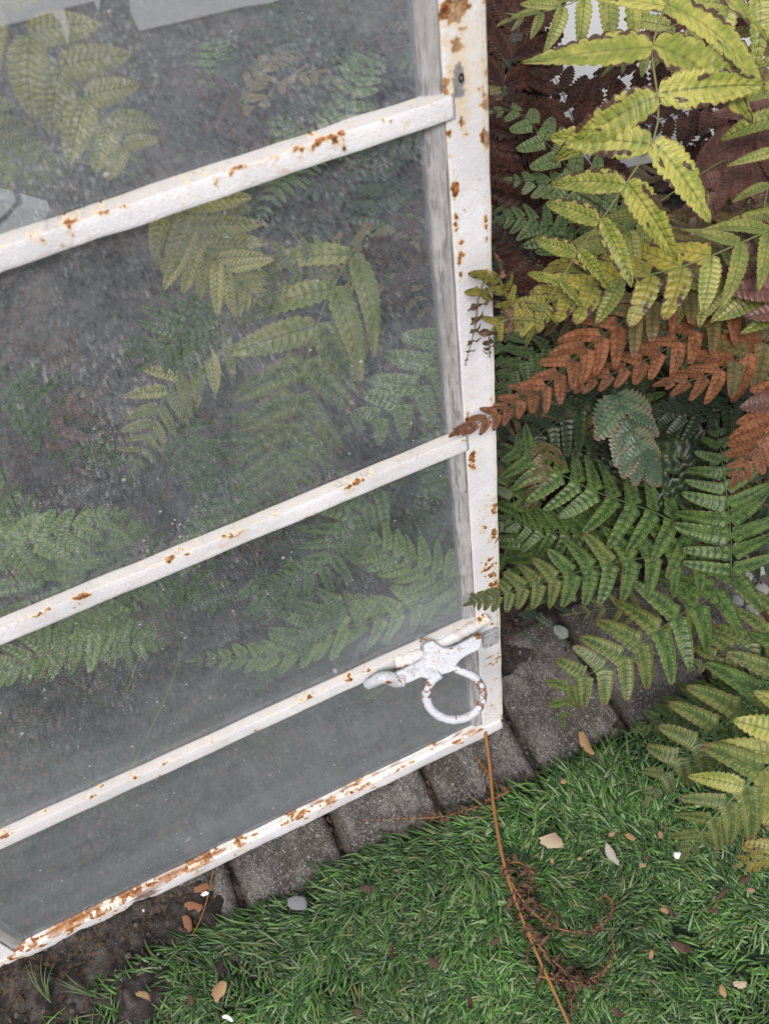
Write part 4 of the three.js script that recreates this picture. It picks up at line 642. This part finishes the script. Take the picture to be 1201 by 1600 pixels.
{ // crumbs, curls and shreds over the soil and in the joints between the setts
  const R = rng(401), M = new THREE.Matrix4(), c = new THREE.Color(), gs = scrap(1, .45, { bend: .7, seed: 4, thick: .08 }), n = 5200, im = new THREE.InstancedMesh(gs, std({ color: 0xffffff, roughness: .95 }), n); im.name = 'leaf_litter'; im.castShadow = im.receiveShadow = true;
  const cl = new THREE.InstancedMesh(new THREE.DodecahedronGeometry(1, 0), std({ color: 0xffffff, roughness: 1 }), 5200); cl.name = 'soil_crumbs'; cl.castShadow = cl.receiveShadow = true;
  for (const o of [im, cl]) { for (let i = 0; i < 5200; i++) {
    let x, z; for (let k = 0; k < 60; k++) { x = -.95 + 1.6 * R(); z = -.5 + .64 * R(); const joint = Math.abs(((x - .014) / .136 % 1 + 1.5) % 1 - .5) < .06; const front = Math.abs(z - .083) < .02, soil = z < -.112 || x < -.44 || z > turfEdge(x) - .005; if (z > turfEdge(x) + .02) continue; if (soil || front || joint || R() < .006) break; }
    const y = x > -.44 && z > -.112 && z < .078 ? (Math.abs(((x - .014) / .136 % 1 + 1.5) % 1 - .5) < .06 ? -.012 : -.003) : Math.max(soilH(x, z), -.02);
    if (o === im && R() < .35) { M.makeScale(0, 0, 0).setPosition(x, -.03, z); o.setMatrixAt(i, M); o.setColorAt(i, c); continue; } const s = o === im ? .003 + .010 * R() * R() : .0008 + .0042 * R() * R();
    M.compose(V3(x, y + s * .25, z), new THREE.Quaternion().setFromEuler(new THREE.Euler(R() * 6, R() * 6, (R() - .5) * 1.2)), V3(s, s * (.5 + .7 * R()), s)); o.setMatrixAt(i, M);
    const t = R(); let col = o === im ? mix3([.028, .014, .010], [.12, .055, .032], t * t) : mix3([.025, .02, .017], [.11, .09, .08], t * t); if (o === cl && R() < .012) col = [.5, .48, .46]; c.setRGB(...col); o.setColorAt(i, c);
  } scene.add(o); kind(o, 'stuff'); }
  tag(im, 'brown shrivelled leaf litter on the soil and between the setts', 'leaf litter'); tag(cl, 'dark soil crumbs and grit on the ground around the setts', 'soil crumbs');
}
{ // two stray tufts at the lower left
  const R = rng(55), gm = std({ color: new THREE.Color().setRGB(.10, .15, .06), roughness: .6 });
  const tuft = (name, label, px, py, dirs) => { const o = onGround(px, py), t = thing(name, label, 'grass tuft', [o.x, o.y - .004, o.z]); for (const [dx, dy] of dirs) { const e = onGround(px + dx, py + dy, .018).sub(o), m = e.clone().multiplyScalar(.5).add(V3(0, .016, 0)); mesh('grass_blade', taperTube([V3(0, 0, 0), m, e], .0013, .0003, 8, 4), gm, t); } };
  tuft('grass_tuft', 'upright green grass tuft growing in the soil at the lower left', 78, 1566, [[-40, -60], [-33, -66], [-26, -50], [-4, -70], [-14, -78], [6, -64], [0, -40]]);
  tuft('grass_tuft', 'flattened green grass tuft beside the upright one on the soil', 148, 1556, [[-62, -28], [-52, -40], [-40, -18], [-58, -20], [10, -14], [-48, -8]]);
}
{ // ivy at the top right
  const o = P(1150, 20, .95), t = thing('ivy', 'white-edged dark green ivy leaf at the top right corner', 'ivy', [o.x, o.y, o.z]);
  const im = new THREE.MeshPhysicalMaterial({ roughness: .9, clearcoat: .3, clearcoatRoughness: .3, map: tex(128, 128, (u, v) => { const dx = u - .5, dy = v - .5, r = Math.hypot(dx, dy) * 2 + .1 * (fbm(u * 6, v * 6, 2) - .5), a = Math.atan2(dy, dx); let c = mix3([.018, .045, .022], [.05, .09, .05], fbm(u * 8, v * 8, 3)); c = mix3(c, [.2, .26, .18], .5 * sm(.06, .02, Math.abs(Math.sin(a * 2.5)) * r)); return mix3(c, [.55, .58, .5], sm(.78, .86, r)); }) });
  const leaf = (cx, cy, s, rot) => { const sh = new THREE.Shape(), N = 40; for (let i = 0; i <= N; i++) { const a = i / N * 6.2832, rr = s * (.8 + .2 * Math.cos(5 * a) - .25 * Math.exp(-(((a - 3.14) / .35) ** 2))); sh[i ? 'lineTo' : 'moveTo'](Math.cos(a) * rr, Math.sin(a) * rr); } const g = new THREE.ShapeGeometry(sh, 2), p = g.attributes.position, uv = g.attributes.uv; for (let i = 0; i < p.count; i++) { uv.setXY(i, p.getX(i) / s / 2 + .5, p.getY(i) / s / 2 + .5); p.setZ(i, -p.getX(i) * p.getX(i) / s * .4 + .1 * Math.abs(p.getY(i))); } g.computeVertexNormals(); const m = mesh('leaf', g, im, t); m.position.copy(P(cx, cy, .95).sub(o)); m.quaternion.copy(camera.quaternion).multiply(new THREE.Quaternion().setFromEuler(new THREE.Euler(-.3, .25, rot))); };
  leaf(1152, 2, .024, .6); leaf(1178, 18, .018, 2.4); leaf(1200, -6, .022, 4);
  mesh('stem', taperTube([P(1140, -60, .96), P(1165, 10, .96), P(1200, 40, .97), P(1260, 60, .99)].map((q) => q.sub(o)), .0012, .001, 16, 5), stemMats.mottled, t);
}
renderer.render(scene, camera);
